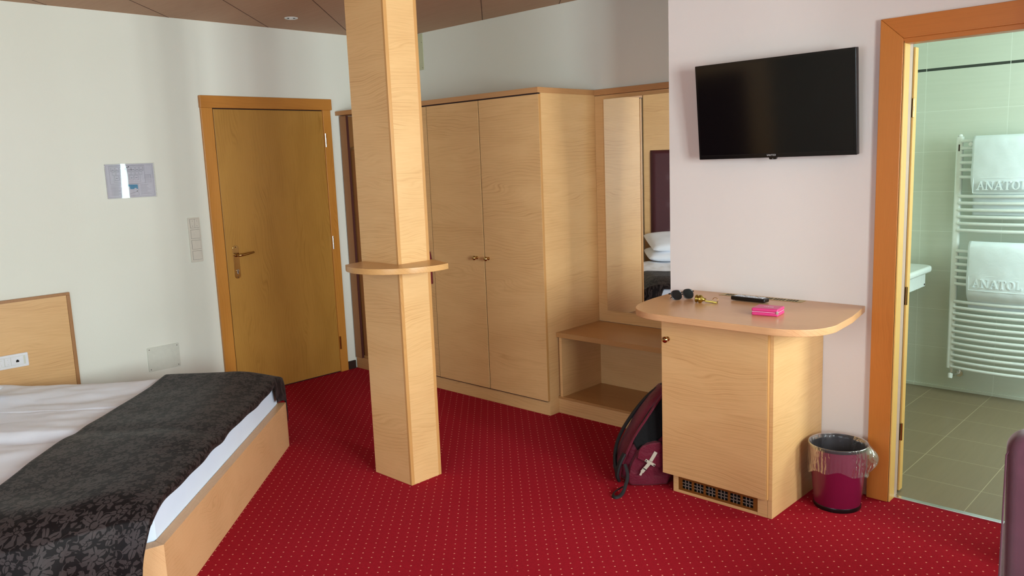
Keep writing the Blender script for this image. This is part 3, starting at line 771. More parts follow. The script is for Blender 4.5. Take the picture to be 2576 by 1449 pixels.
S = lambda a, b_: (sy0+a*.299, sz0+b_*.211)
def rr_(a, b_, c, e, w_=.0012): y0, z0 = S(a, b_); y1, z1 = S(c, e); rc_(y0, z0, y1, z1, w_)
rr_(.08, .42, .80, .95)
for i in range(8):
    if i in (3,): continue
    rr_(.12+i*.083, .78, .19+i*.083, .90)
    y_, z_ = S(.135+i*.083, .83); ln(y_, z_, y_+.012, z_, .003)
for i in range(5):
    rr_(.18+i*.10, .52, .26+i*.10, .66)
    y_, z_ = S(.20+i*.10, .585); ln(y_, z_, y_+.012, z_, .003)
for i in range(8):
    rr_(.14+i*.078, .68, .20+i*.078, .76, .0009)
rr_(.10, .80, .78, .93, .0009); rr_(.16, .47, .70, .68, .0009); rr_(.02, .03, .97, .96, .0008)
rr_(.80, .44, .92, .66, .0012); rr_(.37, .06, .64, .40); rr_(.27, .06, .44, .10, .0012)
for c0_, c1_ in ((.08, .34), (.68, .92)):
    for i in range(9):
        y_, z_ = S(c0_, .37-i*.035); y2, _ = S(c0_+(c1_-c0_)*(.55+.45*random.random()), 0); ln(y_, z_, y2, z_, .0011)
for i in range(5):
    y_, z_ = S(.80, .63-i*.035); y2, _ = S(.90, 0); ln(y_+.003, z_, y2, z_, .0011)
y_, z_ = S(.44, .10); y2, z2 = S(.60, .17); ln(y_, z_, y2, z2, .0018)
ink.build('plan_lines', flat('grey_ink', '77757c', .7), sn)
m = MB()
for y_, z_ in (S(.40, .84), S(.44, .88), S(.47, .90), S(.52, .82), S(.60, .17)): m.box(x0+.006, x0+.0063, y_, y_+.005, z_, z_+.006)
build_each(m, 'plan_mark', 'black', sn)
m = MB(); m.prism([S(a_, c_) for a_, c_ in ((.43, .39), (.43, .33), (.46, .33), (.47, .25), (.55, .25), (.56, .28), (.60, .28), (.60, .25), (.63, .25), (.63, .38))], x0+.006, x0+.0063, 'x')
m.build('plan_building', flat('blue_print', '4f8aa8', .6), sn)

sw = thing('switch_column', 'vertical four-gang light switch plate beside the entrance door frame', 'switch', (x0, 2.45, 1.0))
m = MB(); m.prism(rrect(2.411, 2.493, .998, 1.298, .006), x0, x0+.009, 'x', .002); m.build('switch_plate', 'switch', sw)
for i in range(4):
    zc = 1.259-i*.0715
    m = MB(); m.box(x0+.0088, x0+.0094, 2.4235, 2.4865, zc-.0305, zc+.0305); m.build('gap_line', 'gap_soft', sw)
    m = MB()
    if i == 0:
        m.box(x0+.009, x0+.0125, 2.425, 2.4542, zc-.029, zc+.029, .001); m.box(x0+.009, x0+.0125, 2.4558, 2.485, zc-.029, zc+.029, .001)
    else: m.box(x0+.009, x0+.0125, 2.425, 2.485, zc-.029, zc+.029, .001)
    rk = m.build('rocker', 'switch', sw)
    if i == 0:
        m = MB()
        for yy in (2.440, 2.470):
            for s in (-1, 1): m.prism([(yy-.0022, zc+s*.017-.002), (yy+.0022, zc+s*.017-.002), (yy, zc+s*.017+.002)], x0+.0122, x0+.0128, 'x')
        build_each(m, 'arrow_mark', 'baseboard', rk)
cp = thing('cover_plate', 'blank square cover plate low on the left wall above the bed', 'plate', (x0, 2.16, .31))
m = MB(); m.prism(rrect(2.056, 2.268, .314, .474, .006), x0, x0+.004, 'x', .001); m.build('plate_sheet', 'plate', cp)
m = MB()
for yy in (2.070, 2.254):
    for zz in (.328, .460): m.lathe([(.0028, 0), (.0028, .001), (.001, .0015)], (x0+.0038, yy, zz), (1, 0, 0), 10)
build_each(m, 'screw', 'groove', cp)
vp = thing('wall_plate', 'narrow pale cover plate high on the back wall beside the pillar', 'plate', (-5.0, YB, 2.31))
m = MB(); m.prism(rrect(-5.07, -4.912, 2.315, 2.586, .004), YB-.004, YB, 'y', .001); m.build('plate_sheet', flat('pale_green_plate', 'c6c8a4', .5), vp)
m = MB()
for zz in (2.33, 2.52): m.lathe([(.0028, 0), (.0028, .001), (.001, .0015)], (-4.925, YB-.0038, zz), (0, -1, 0), 10)
build_each(m, 'screw', 'groove', vp)
sp_ = thing('ceiling_spotlight', 'small round white recessed spotlight in the ceiling above the door', 'spotlight', (-4.906, 3.07, ZC))
m = MB(); m.lathe([(.030, 0), (.032, -.004), (.042, -.005), (.045, 0)], (-4.906, 3.07, ZC), n=28, caps=False); m.build('trim_ring', 'white', sp_)
m = MB(); m.lathe([(.001, -.002), (.018, -.002), (.031, -.001), (.031, 0)], (-4.906, 3.07, ZC), n=24); m.build('bulb_recess', 'hole', sp_)
m = MB(); m.lathe([(.001, -.006), (.012, -.005), (.016, -.001)], (-4.906, 3.07, ZC), n=20, caps=False); m.build('bulb', 'white', sp_)

# low headboard panel along the left wall with switches
hb = thing('wainscot', 'low beech panel with brown edging on the left wall beside the bed', 'panel', (x0, 1.2, 0))
m = MB(); m.box(x0+.001, x0+.018, .80, 1.612, 0, .893, .001); m.build('panel_board', 'beech', hb)
m = MB(); m.box(x0, x0+.024, .80, 1.632, .893, .910, .0015); m.box(x0, x0+.024, 1.612, 1.632, 0, .893, .0015); m.build('edging', wood('brown_beech_edging', 'a87848', '8c5f36', 'v', .4, .5), hb)
so = thing('socket_strip', 'white strip of switches and a phone socket on the low beech panel', 'switch', (x0+.018, 1.2, .52))
m = MB(); m.prism(rrect(1.005, 1.366, .512, .592, .005), x0+.018, x0+.027, 'x', .002); m.build('strip_plate', 'switch_white', so)
m = MB(); m.box(x0+.0268, x0+.0272, 1.02, 1.351, .5265, .5775); m.build('gap_line', 'plate', so)
zc = .552
for a, e in ((1.275, 1.340),): m = MB(); m.box(x0+.027, x0+.0292, a, e, zc-.024, zc+.024, .001); m.build('phone_insert', 'switch_white', so)
m = MB(); m.box(x0+.0290, x0+.0296, 1.300, 1.316, zc-.009, zc+.002); m.box(x0+.0290, x0+.0296, 1.304, 1.312, zc+.002, zc+.006); m.build('phone_jack', 'hole', so)
for k in range(4):
    a = 1.242-k*.0335
    m = MB(); m.box(x0+.027, x0+.0300, a, a+.0318, zc-.024, zc+.024, .001); rk = m.build('rocker', 'switch_white', so)
    m = MB()
    for s in (-1, 1): m.prism([(a+.013, zc+s*.014-.002), (a+.019, zc+s*.014-.002), (a+.016, zc+s*.014+.003)], x0+.0298, x0+.0303, 'x')
    build_each(m, 'arrow_mark', 'plate', rk)

# ================================================================ BED (turned 45 degrees to the walls)
R2 = 2**.5
def B(s, u, z): return Vector(((s+u)/R2, (s-u)/R2, z))
bd = thing('bed', 'low beech bed frame standing diagonally in the left corner', 'bed', tuple(B(-2.2, -3.65, 0)))
S0 = -1.250                            # outer face of the foot board
UN, UF = -2.792, -4.552
def bpoly(m, pts, z0, z1, bev=.0015):
    q_ = [B(s, u, 0) for s, u in pts]; m.prism([(v.x, v.y) for v in q_], z0, z1, 'z', bev); return m
TB = .045
dn_ = Vector((-1.33/R2, .47/R2)).normalized()   # in (s,u): near side flares outwards
df_ = Vector((dn_.x, -dn_.y))
def side(m, base, dr, L, inward, z0, z1):
    nrm = Vector((-dr.y, dr.x))*inward
    a = Vector(base); c = a+dr*L
    return bpoly(m, [tuple(a), tuple(c), tuple(c+nrm*TB), tuple(a+nrm*TB)], z0, z1)
m = MB(); bpoly(m, [(S0, UF), (S0, UN), (S0-TB, UN-.032), (S0-TB, UF+.045)], 0, .262); m.build('foot_board', 'beech_diag', bd)
nd = Vector((-.60, .80)).normalized(); nd = Vector((-.80, .60)).normalized()
m = MB(); bpoly(m, [(S0, UN), (S0-.40, UN+.27), (S0-.40-.03, UN+.225), (S0-TB, UN-.032)][::-1], 0, .262); m.build('side_board', 'beech_diag', bd)
m = MB(); bpoly(m, [(S0-.40, UN+.27), (-3.18, UN+.27), (-3.18, UN+.225), (S0-.43, UN+.225)][::-1], 0, .262); m.build('side_board', 'beech_diag', bd)
m = MB(); bpoly(m, [(S0, UF), (-2.93, UF), (-2.90, UF+.045), (S0-TB, UF+.045)], 0, .262); m.build('side_board', 'beech_diag', bd)
m = MB(); bpoly(m, [(S0-.10, UF+.10), (S0-.10, UN-.10), (S0-.42, UN+.16), (-3.15, UN+.16), (-3.15, -3.9), (-2.5, UF+.02)], .06, .10); m.build('bed_base', 'beech_diag', bd)

# bedding surfaces, s = distance along the bed (foot -1.25, head -3.2), u = across
def sm(x): x = max(0., min(1., x)); return x*x*(3-2*x)
def un(s): return -2.735 + .215*sm((-1.27-s)/.42)
def uf(s): return -4.572
def T(s, u, crease=True):
    es = max(0., min(1., (-1.262-s)/.26)); es = .42+.58*math.sin(es*PI/2)**.9
    du = un(s)-u; en = math.sin(max(0., min(1., du/.16))*PI/2)**.7
    dfu = u-uf(s); ef = math.sin(max(0., min(1., dfu/.14))*PI/2)**.7
    z = .388 + .075*min(es, 1)*en*ef
    if crease: z -= .012*math.exp(-((u+3.95)/.011)**2)*sm((-1.75-s)/.3)
    if crease: z -= .024*math.exp(-((u+3.50)/.035)**2)*sm((-1.70-s)/.35)
    z += .008*math.sin((u+3.7)*5)*es
    nz = noise.noise(Vector((s*2.2, u*3.0, 1.3)))*.010 + noise.noise(Vector((s*5, u*7, 4.1)))*.004
    return z + nz*es*en*ef
mt = thing('mattress', 'white sheeted mattress showing between the dark runner and the foot board', 'mattress', tuple(B(-2.2, -3.65, .10)))
def mattress():
    foot = -1.297; m = MB()
    def un_m(s): return -2.832 + .20*sm((foot-s)/.45)
    out = [(foot, -4.535), (foot, -3.9), (foot, -3.2), (foot, -2.84), (foot-.02, -2.820), (foot-.15, -2.755), (foot-.40, -2.64), (-3.12, -2.64), (-3.12, -4.10), (-2.55, -4.62), (foot-.2, -4.62), (foot-.02, -4.55)]
    q_ = [B(s, u, 0) for s, u in out]; m.prism([(v.x, v.y) for v in q_], .11, .394, 'z', .022, 4); return m
mattress().build('mattress_body', 'mattress', mt)
def wall_clip(v):
    if v.x < XL+.03: v = Vector((XL+.03, v.y, v.z))
    return v
def duvet(u0, u1, label):
    def top(a, b_):
        s = -1.42 - a*1.55; u = u0+(min(u1, un(s)-.035)-u0)*b_
        e = min(a, 1-a)*10; eb = min(b_, 1-b_)*12
        rnd = min(1, e)**.5*min(1, eb)**.5
        z = T(s, u)-.012
        if s < -1.9: z += .007*noise.noise(Vector((s*7, u*11, 7))) + .004*math.sin(u*18+s*4) + .006*abs(noise.noise(Vector((s*3, u*9, 2))))
        z = .397+(z-.397)*rnd
        return wall_clip(B(s, u, z))
    m = MB(); m.grid(top, 120, 130, 0)
    m.grid(lambda a, b_: wall_clip(B(-1.42-a*1.55, u0+(min(u1, un(-1.42-a*1.55)-.035)-u0)*b_, .396)), 8, 8, 0)
    t_ = thing('duvet', label, 'duvet', tuple(B(-2.2, (u0+u1)/2, .374)), 'white duvets on the bed')
    o = m.build('duvet_cover', 'sheet', t_, angle=80); return o
duvet(-4.600, -3.500, 'white duvet on the far half of the bed beside the left wall')
duvet(-3.498, -2.56, 'white duvet on the near half of the bed')
# damask runner
rn = thing('bed_runner', 'black damask bed runner with a floral pattern draped across the foot of the bed', 'bed runner', tuple(B(-1.6, -3.6, .39)))
S1, S2 = -1.892, -1.268
def runner_pt(a, c):
    """a: across from far hem (0) to near hem (1); c: from head-side edge (0) to foot edge (1)"""
    Ltop = 2.06; hf = .30; hn = .34; Lt = hf+Ltop+hn
    foot_drop = .032
    Ls = (S2-S1)
    sl = c*(Ls+foot_drop)
    s = S1+min(sl, Ls); drop_s = max(0, sl-Ls)
    s += .012*math.sin(a*9)*(1-c)
    n_, f_ = un(s)+.010, uf(s)-.012
    d_ = a*Lt
    if d_ < hf:
        k = 1-d_/hf; u = f_ - .030*math.sin(min(1, k*3)*PI/2); z = T(s, f_+.012, False)+.004-hf*k*(.98-.52*sm((c-.55)/.4))
        u -= .006*math.sin(s*30)*k
        top = False
    elif d_ < hf+Ltop:
        k = (d_-hf)/Ltop; u = f_+(n_-f_)*k; z = T(s, min(max(u, f_+.012), n_-.010), False)+.009-.006*math.exp(-((u+3.50)/.06)**2); top = True
    else:
        k = (d_-hf-Ltop)/hn; L = hn*k
        u = n_+.030*math.sin(min(1, k*2.5)*PI/2)+.014*k+.022*k*math.sin(s*24+1+k*1.5)+.012*k*math.sin(s*47-k)+.016*noise.noise(Vector((s*9, k*3, 5)))*k
        z = T(s, n_-.010, False)+.009-L*.99 - 0
        top = False
    if drop_s > 0:
        if u < -4.38: z -= drop_s*3.4*sm((-4.40-u)/.05)
        z = z-drop_s; s = S2+.004+.003*math.sin(a*60)*(drop_s/foot_drop)
        z += .004*math.sin(a*17)
    # foot corner on the near side droops onto the board
    if not top and d_ > hf+Ltop: s = s - .02*k*(c > .6) - .03*k*sm((c-.7)/.3)
    return wall_clip(B(s, u, z))
m = MB(); m.grid(runner_pt, 260, 80, 0, uvf=lambda a, c: (a*2.56, c*.69))
# thickness
bmesh.ops.recalc_face_normals(m.bm, faces=m.bm.faces)
ro = m.build('runner_cloth', 'damask', rn, angle=80)
md = ro.modifiers.new('thickness', 'SOLIDIFY'); md.thickness = .004; md.offset = 0
# pillows at the head, seen in the mirror
def pillow(s, u, z, tilt, rot, label, w_=.72, d__=.46, h_=.13):
    m = MB()
    def f(sign):
        def g(a, c):
            x, y = (a-.5)*2, (c-.5)*2
            t_ = (max(0, 1-abs(x)**3.2)*max(0, 1-abs(y)**3.2))**.5
            pin = 1-.06*(abs(x)*abs(y))**2
            zz = sign*h_/2*t_ + .006*noise.noise(Vector((x*3+s, y*3, z*9)))*t_
            return Vector((y*d__/2*(1-.05*(1-x*x))*pin, x*w_/2*(1-.04*(1-y*y))*pin, zz))
        return g
    m.grid(f(1), 24, 20); m.grid(f(-1), 24, 20)
    bmesh.ops.remove_doubles(m.bm, verts=m.bm.verts, dist=1e-5); bmesh.ops.recalc_face_normals(m.bm, faces=m.bm.faces)
    c = B(s, u, z)
    put(m, Matrix.Translation(c) @ Matrix.Rotation(PI/4+rot, 4, 'Z') @ Matrix.Rotation(tilt, 4, 'Y'))
    t_ = thing('pillow', label, 'pillow', tuple(c), 'white pillows at the head of the bed'); m.build('pillow_case', 'sheet', t_, angle=80)
pillow(-2.86, -3.92, .525, .12, .05, 'lower white pillow of the stack seen in the mirror')
pillow(-2.90, -3.90, .655, .30, -.08, 'upper white pillow of the stack seen in the mirror')
# upholstered headboard on a diagonal beech wall panel
HB = -3.22
dp = thing('head_panel', 'tall beech panel across the corner behind the headboard, seen in the mirror', 'panel', tuple(B(HB-.06, -3.3, 0)))
m = MB(); bpoly(m, [(HB-.05, -4.20), (HB-.05, -2.2), (HB-.075, -2.2), (HB-.075, -4.20)], 0, 2.58); m.build('panel_board', 'beech', dp)
hd = thing('headboard', 'maroon button-tufted upholstered headboard, seen in the mirror', 'headboard', tuple(B(HB, -3.3, .3)))
def hbf(a, c):
    u = -4.13+a*1.7; z = .32+c*1.33
    e = min(min(a, 1-a)*1.7, min(c, 1-c)*1.33)
    o = .045*min(1, (e/.03))**.5
    for bu in (-3.90, -3.60, -3.30, -3.00, -2.70):
        for bz in (.75, 1.05, 1.35): o -= .020*math.exp(-(((u-bu)/.03)**2+((z-bz)/.03)**2))
    return B(HB-.05+o, u, z)
m = MB(); m.grid(hbf, 90, 60); m.build('padding', 'maroon_skai', hd, angle=60)
m = MB()
for bu in (-3.90, -3.60, -3.30, -3.00, -2.70):
    for bz in (.75, 1.05, 1.35): m.lathe([(.010, 0), (.009, .004), (.001, .006)], tuple(B(HB-.024, bu, bz)), (1, 1, 0), 12)
build_each(m, 'button', 'maroon_skai', hd)

# ================================================================ BACKPACK
fv = Vector((-.694, .720, 0)); rv = Vector((.720, .694, 0)); bp0 = Vector((-2.25, 3.20, 0))
def K(a, d_, z): return bp0 + rv*a + fv*d_ + Vector((0, 0, z))
bg = thing('backpack', 'maroon backpack with black side panel and grey buckle leaning on the minibar cabinet', 'backpack', (-2.25, 3.25, 0))
# spine of the bag from base to top; each ring is a rounded section
def bag_body():
    m = MB()
    #        centre a, z, half width a, half depth, tilt
    prof = [(.02, .012, .115, .080), (.015, .045, .140, .098), (.025, .10, .138, .102), (.045, .17, .128, .102), (.070, .25, .112, .098), (.098, .33, .092, .090), (.125, .40, .068, .078), (.148, .455, .042, .058), (.158, .478, .018, .030)]
    # interpolate
    P = []
    for i in range(len(prof)-1):
        for k in range(4):
            t_ = k/4; P.append(tuple(prof[i][j]*(1-t_)+prof[i+1][j]*t_ for j in range(4)))
    P.append(prof[-1])
    N = 40; b_ = bmesh.new(); rings = []
    for (a, z, ha, hd_) in P:
        ring = []
        for k in range(N):
            th = 2*PI*k/N; ca, sa = math.cos(th), math.sin(th)
            x = ha*math.copysign(abs(ca)**.7, ca); y = hd_*math.copysign(abs(sa)**.7, sa)
            w_ = 1+.05*noise.noise(Vector((ca*2, sa*2, z*14)))
            zt = -x*.35*(z/.48)
            ring.append(b_.verts.new(K(a+x*w_, .0+y*w_, max(.002, z+zt+.0))))
        rings.append(ring)
    for A, C in zip(rings, rings[1:]):
        for k in range(N): b_.faces.new((A[k], A[(k+1) % N], C[(k+1) % N], C[k]))
    b_.faces.new(rings[0][::-1]); b_.faces.new(rings[-1]); bmesh.ops.recalc_face_normals(b_, faces=b_.faces)
    m._add(b_); return m
bag_body().build('bag_body', 'bag', bg, angle=70)
def patch(outline, d_, th, name, mat, par, dz=None, n=1):
    """outline in the plane facing the room, given a depth and a thickness"""
    m = MB(); b_ = bmesh.new()
    fr = [b_.verts.new(K(a, d_(a, z) if callable(d_) else d_, z)) for a, z in outline]
    bk = [b_.verts.new(K(a, (d_(a, z) if callable(d_) else d_)+th, z)) for a, z in outline]
    L = len(outline); b_.faces.new(fr); b_.faces.new(bk[::-1])
    for i in range(L): b_.faces.new((fr[i], bk[i], bk[(i+1) % L], fr[(i+1) % L]))
    bmesh.ops.recalc_face_normals(b_, faces=b_.faces)
    bmesh.ops.bevel(b_, geom=[e for e in b_.edges], offset=min(.009, th*.3), segments=3, profile=.5, affect='EDGES')
    m._add(b_); return m.build(name, mat, par)
patch([(-.045, .225), (-.01, .29), (.05, .375), (.105, .435), (.150, .44), (.150, .30), (.11, .25), (.05, .20), (-.015, .165)], lambda a, z: -.112+max(0, z-.2)*.12, .03, 'side_panel', 'bag_black', bg)
pk = patch([(-.070, .020), (-.055, .008), (.02, .004), (.12, .008), (.14, .05), (.138, .14), (.115, .205), (.07, .225), (.02, .215), (-.02, .18), (-.055, .11), (-.072, .06)], lambda a, z: -.128+.02*z, .04, 'front_pocket', 'bag', bg)
fl = patch([(-0.028, 0.150), (-0.022, 0.178), (-0.012, 0.200), (0.000, 0.212), (0.048, 0.224), (0.088, 0.226), (0.104, 0.188), (0.104, 0.128), (0.096, 0.108), (0.083, 0.098), (0.070, 0.100), (0.008, 0.130)], -.142, .014, 'pocket_flap', 'bag', bg)
m = MB()
def kstrip(p0, p1, w_, d0, th=.003):
    p0, p1 = Vector(p0)+Vector((-.020, .030)), Vector(p1)+Vector((-.020, .030)); t_ = (p1-p0).normalized(); n_ = Vector((-t_.y, t_.x))*w_/2
    q_ = [p0+n_, p0-n_, p1-n_, p1+n_]
    b_ = bmesh.new(); fr = [b_.verts.new(K(v.x, d0, v.y)) for v in q_]; kk = [b_.verts.new(K(v.x, d0+th, v.y)) for v in q_]
    b_.faces.new(fr); b_.faces.new(kk[::-1])
    for i in range(4): b_.faces.new((fr[i], kk[i], kk[(i+1) % 4], fr[(i+1) % 4]))
    bmesh.ops.recalc_face_normals(b_, faces=b_.faces); m._add(b_)
kstrip((.082, .150), (.056, .105), .017, -.146); kstrip((.030, .112), (.076, .082), .013, -.1465)
kstrip((.050, .096), (.012, .052), .017, -.148); kstrip((.012, .052), (.004, .036), .010, -.148)
m.build('buckle', 'grey_leather', bg)
m = MB()
for a, z in ((.014, .138), (.052, .114)): m.lathe([(.0035, 0), (.003, .002)], tuple(K(a, -.147, z)), tuple(-fv), 10)
kstrip((.020, .072), (.034, .061), .004, -.150, .002)
build_each(m, 'rivet', 'hole', bg)
def kstrap(pts, w_, name, mat='strap', th=.45):
    m2 = MB(); P = [K(*q_) for q_ in pts]
    # smooth the path
    for _ in range(2):
        Q = [P[0]]
        for A, C in zip(P, P[1:]): Q += [A*.75+C*.25, A*.25+C*.75]
        P = Q+[P[-1]]
    m2.tube(P, w_, 8, flat=th); return m2.build(name, mat, bg)
kstrap([(.150, -.06, .47), (.10, -.09, .44), (.04, -.10, .355), (-.03, -.10, .255), (-.075, -.10, .16), (-.105, -.10, .09), (-.11, -.09, .03)], .007, 'piping', 'bag', .9)
kstrap([(.150, .0, .49), (.06, .03, .42), (-.03, .03, .31), (-.10, .02, .20), (-.125, -.01, .10), (-.115, -.06, .03)], .020, 'shoulder_strap', 'strap', .45)
kstrap([(-.085, -.11, .165), (-.112, -.12, .12), (-.128, -.12, .06), (-.115, -.12, .03)], .016, 'shoulder_strap', 'strap', .5)
kstrap([(-.085, -.12, .115), (-.075, -.155, .075), (-.09, -.19, .045), (-.115, -.235, .010), (-.150, -.265, .006), (-.165, -.235, .008), (-.140, -.19, .012), (-.105, -.165, .018)], .0085, 'strap_loop', 'strap', .4)
kstrap([(.148, -.02, .50), (.128, -.03, .515), (.118, -.04, .47), (.140, -.05, .42)], .010, 'top_handle', 'strap', .5)

# ================================================================ WASTE BIN
bc = Vector((-1.366, 3.480, 0))
wb = thing('waste_bin', 'maroon waste bin with a clear plastic liner between cabinet and bathroom door', 'bin', tuple(bc))
m = MB(); m.lathe([(.0985, .014), (.099, .020), (.1235, .286), (.1215, .286), (.097, .022), (.001, .020)], bc, n=56, caps=False); m.build('bin_body', 'bin', wb)
m = MB(); m.lathe([(.001, .0005), (.0995, .0005), (.1015, .004), (.1015, .016), (.100, .020)], bc, n=56, caps=False); m.build('base_ring', 'black', wb)
m = MB(); m.lathe([(.1242, .280), (.1258, .286), (.1250, .292), (.1220, .293), (.1202, .289), (.1205, .280)], bc, n=56, caps=False); m.build('rim', 'black', wb)
m = MB(); m.lathe([(.1205, .280), (.0965, .024), (.001, .023)], bc, n=48, caps=False); m.build('inner_wall', flat('black_inner_lining', '0a0a10', .35), wb)
lin_ = MB()
def lf_(a, c):
    th = a*2*PI
    if c < .45:   # inside, gathered
        k = c/.45; r = .098+.0185*k + .0035*math.sin(th*11+k*5)*(1-k*.6) - .003; z = .08+.212*k
        r = min(r, .1185)
    elif c < .52:
        k = (c-.45)/.07; r = .1195+.0085*math.sin(k*PI/2); z = .292+.005*math.sin(k*PI)
    else:
        k = (c-.52)/.48; drop = .118+.018*math.sin(th*2+1)+.006*math.sin(th*7)
        bulge = math.exp(-((((th-.35+PI) % (2*PI))-PI)/.42)**2)
        r = .1280 - .002*k + .003*math.sin(th*9+k*3)*k + .0032*abs(math.sin(th*23))*k + bulge*.040*math.sin(min(1, k*1.15)*PI)
        z = .292-drop*k
    return Vector((bc.x+r*math.cos(th), bc.y+r*math.sin(th), z))
lin_.grid(lf_, 220, 46); bmesh.ops.remove_doubles(lin_.bm, verts=lin_.bm.verts, dist=1e-5); lin_.build('liner', 'liner', wb, angle=80)

# ================================================================ BATHROOM THINGS
ry = 5.556
ra = thing('towel_radiator', 'white ladder towel radiator with curved bars on the bathroom wall', 'radiator', (-1.18, ry, .17))
RX0, RX1 = -1.482, -.902
m = MB(); m.prism(rrect(RX0-.020, RX0+.020, ry-.018, ry+.018, .012), .175, 1.632, 'z', .003); m.build('upright', 'white', ra)
m = MB(); m.prism(rrect(RX1-.020, RX1+.020, ry-.018, ry+.018, .012), .175, 1.632, 'z', .003); m.build('upright', 'white', ra)
zs = [1.605-.0435*i for i in range(6)] + [1.270-.0420*i for i in range(6)] + [.930-.0415*i for i in range(6)] + [.6105-.0386*i for i in range(12)]
for zz in zs:
    m = MB(); m.tube([(RX0+.01+(RX1-RX0-.02)*k/10, ry-.012-.045*math.sin(PI*k/10)**.8, zz) for k in range(11)], .0105, 12); m.build('bar', 'white', ra)
m = MB(); m.lathe([(.012, 0), (.015, .004), (.010, .014), (.001, .016)], (RX0, ry, 1.632), n=16); m.build('vent_cap', 'ceramic', ra)
m = MB(); m.box(RX0-.004, RX0+.004, ry-.0192, ry-.018, 1.545, 1.585, .0005); m.build('upright_slot', 'baseboard', ra)
m = MB(); m.lathe([(.011, 0), (.011, -.030)], (RX0+.008, ry, .175), n=16); m.lathe([(.022, 0), (.022, .006)], (RX0+.035, YQ-.008, .125), (0, -1, 0), 20); m.tube([(RX0+.010, ry, .14), (RX0+.020, ry+.02, .128), (RX0+.035, YQ-.01, .125)], .008, 10); m.build('valve', 'chrome', ra)
m = MB(); m.lathe([(.001, 0), (.013, .002), (.015, .010), (.015, .030), (.010, .034)], (RX0+.008, ry-.02, .110), (0, .25, 1), 18); m.build('valve_knob', 'ceramic', ra)
m = MB(); m.lathe([(.012, 0), (.012, .02)], (RX0+.075, ry-.045, 1.585), (0, -1, 0), 16); m.build('holder', 'ceramic', ra)
def serif(m, ch, x, z, h_, y, d_=.003):
    """capital letters with serifs as raised shapes; returns advance"""
    st, th, sf = h_*.17, h_*.075, h_*.20; cnt = [0]
    def seg(xa, za, xb, zb, w_):
        a = Vector((xa, za)); c = Vector((xb, zb)); t_ = (c-a).normalized(); n_ = Vector((-t_.y, t_.x))*w_/2
        cnt[0] += 1; m.prism([tuple(a+n_), tuple(a-n_), tuple(c-n_), tuple(c+n_)], y-d_-cnt[0]*.00012, y, 'y')
    def foot(xc, zc): cnt[0] += 1; m.box(xc-sf*.8, xc+sf*.8, y-d_-cnt[0]*.00012, y, zc-th/2, zc+th/2)
    if ch == 'A':
        W = h_*.92; seg(x+W*.14, z, x+W*.5, z+h_, th*1.1); seg(x+W*.5, z+h_, x+W*.86, z, st); seg(x+W*.26, z+h_*.35, x+W*.74, z+h_*.35, th); foot(x+W*.14, z); foot(x+W*.86, z); return W+h_*.06
    if ch == 'N':
        W = h_*.95; seg(x+W*.16, z, x+W*.16, z+h_, th); seg(x+W*.84, z, x+W*.84, z+h_, th); seg(x+W*.16, z+h_, x+W*.84, z, st); foot(x+W*.16, z); foot(x+W*.12, z+h_); foot(x+W*.84, z+h_); return W+h_*.08
    if ch == 'T':
        W = h_*.82; seg(x+W*.5, z, x+W*.5, z+h_, st); seg(x+W*.04, z+h_, x+W*.96, z+h_, th); seg(x+W*.06, z+h_, x+W*.06, z+h_*.8, th); seg(x+W*.94, z+h_, x+W*.94, z+h_*.8, th); foot(x+W*.5, z); return W+h_*.04
    if ch == 'O':
        W = h_*.95; b_ = []
        for k in range(24):
            a0_, a1_ = 2*PI*k/24, 2*PI*(k+1)/24
            w0 = th+(st-th)*abs(math.cos(a0_)); w1 = th+(st-th)*abs(math.cos(a1_)); cx, cz = x+W/2, z+h_/2
            o0 = (cx+W*.46*math.cos(a0_), cz+h_*.52*math.sin(a0_)); o1 = (cx+W*.46*math.cos(a1_), cz+h_*.52*math.sin(a1_))
            i0 = (cx+(W*.46-w0)*math.cos(a0_), cz+(h_*.52-w0)*math.sin(a0_)); i1 = (cx+(W*.46-w1)*math.cos(a1_), cz+(h_*.52-w1)*math.sin(a1_))
            m.prism([o0, o1, i1, i0], y-d_, y, 'y')
        return W+h_*.06
    if ch == 'L':
        W = h_*.72; seg(x+W*.25, z, x+W*.25, z+h_, st); seg(x+W*.1, z+th/2, x+W*.92, z+th/2, th); seg(x+W*.9, z, x+W*.9, z+h_*.25, th); foot(x+W*.25, z+h_); return W
    return h_
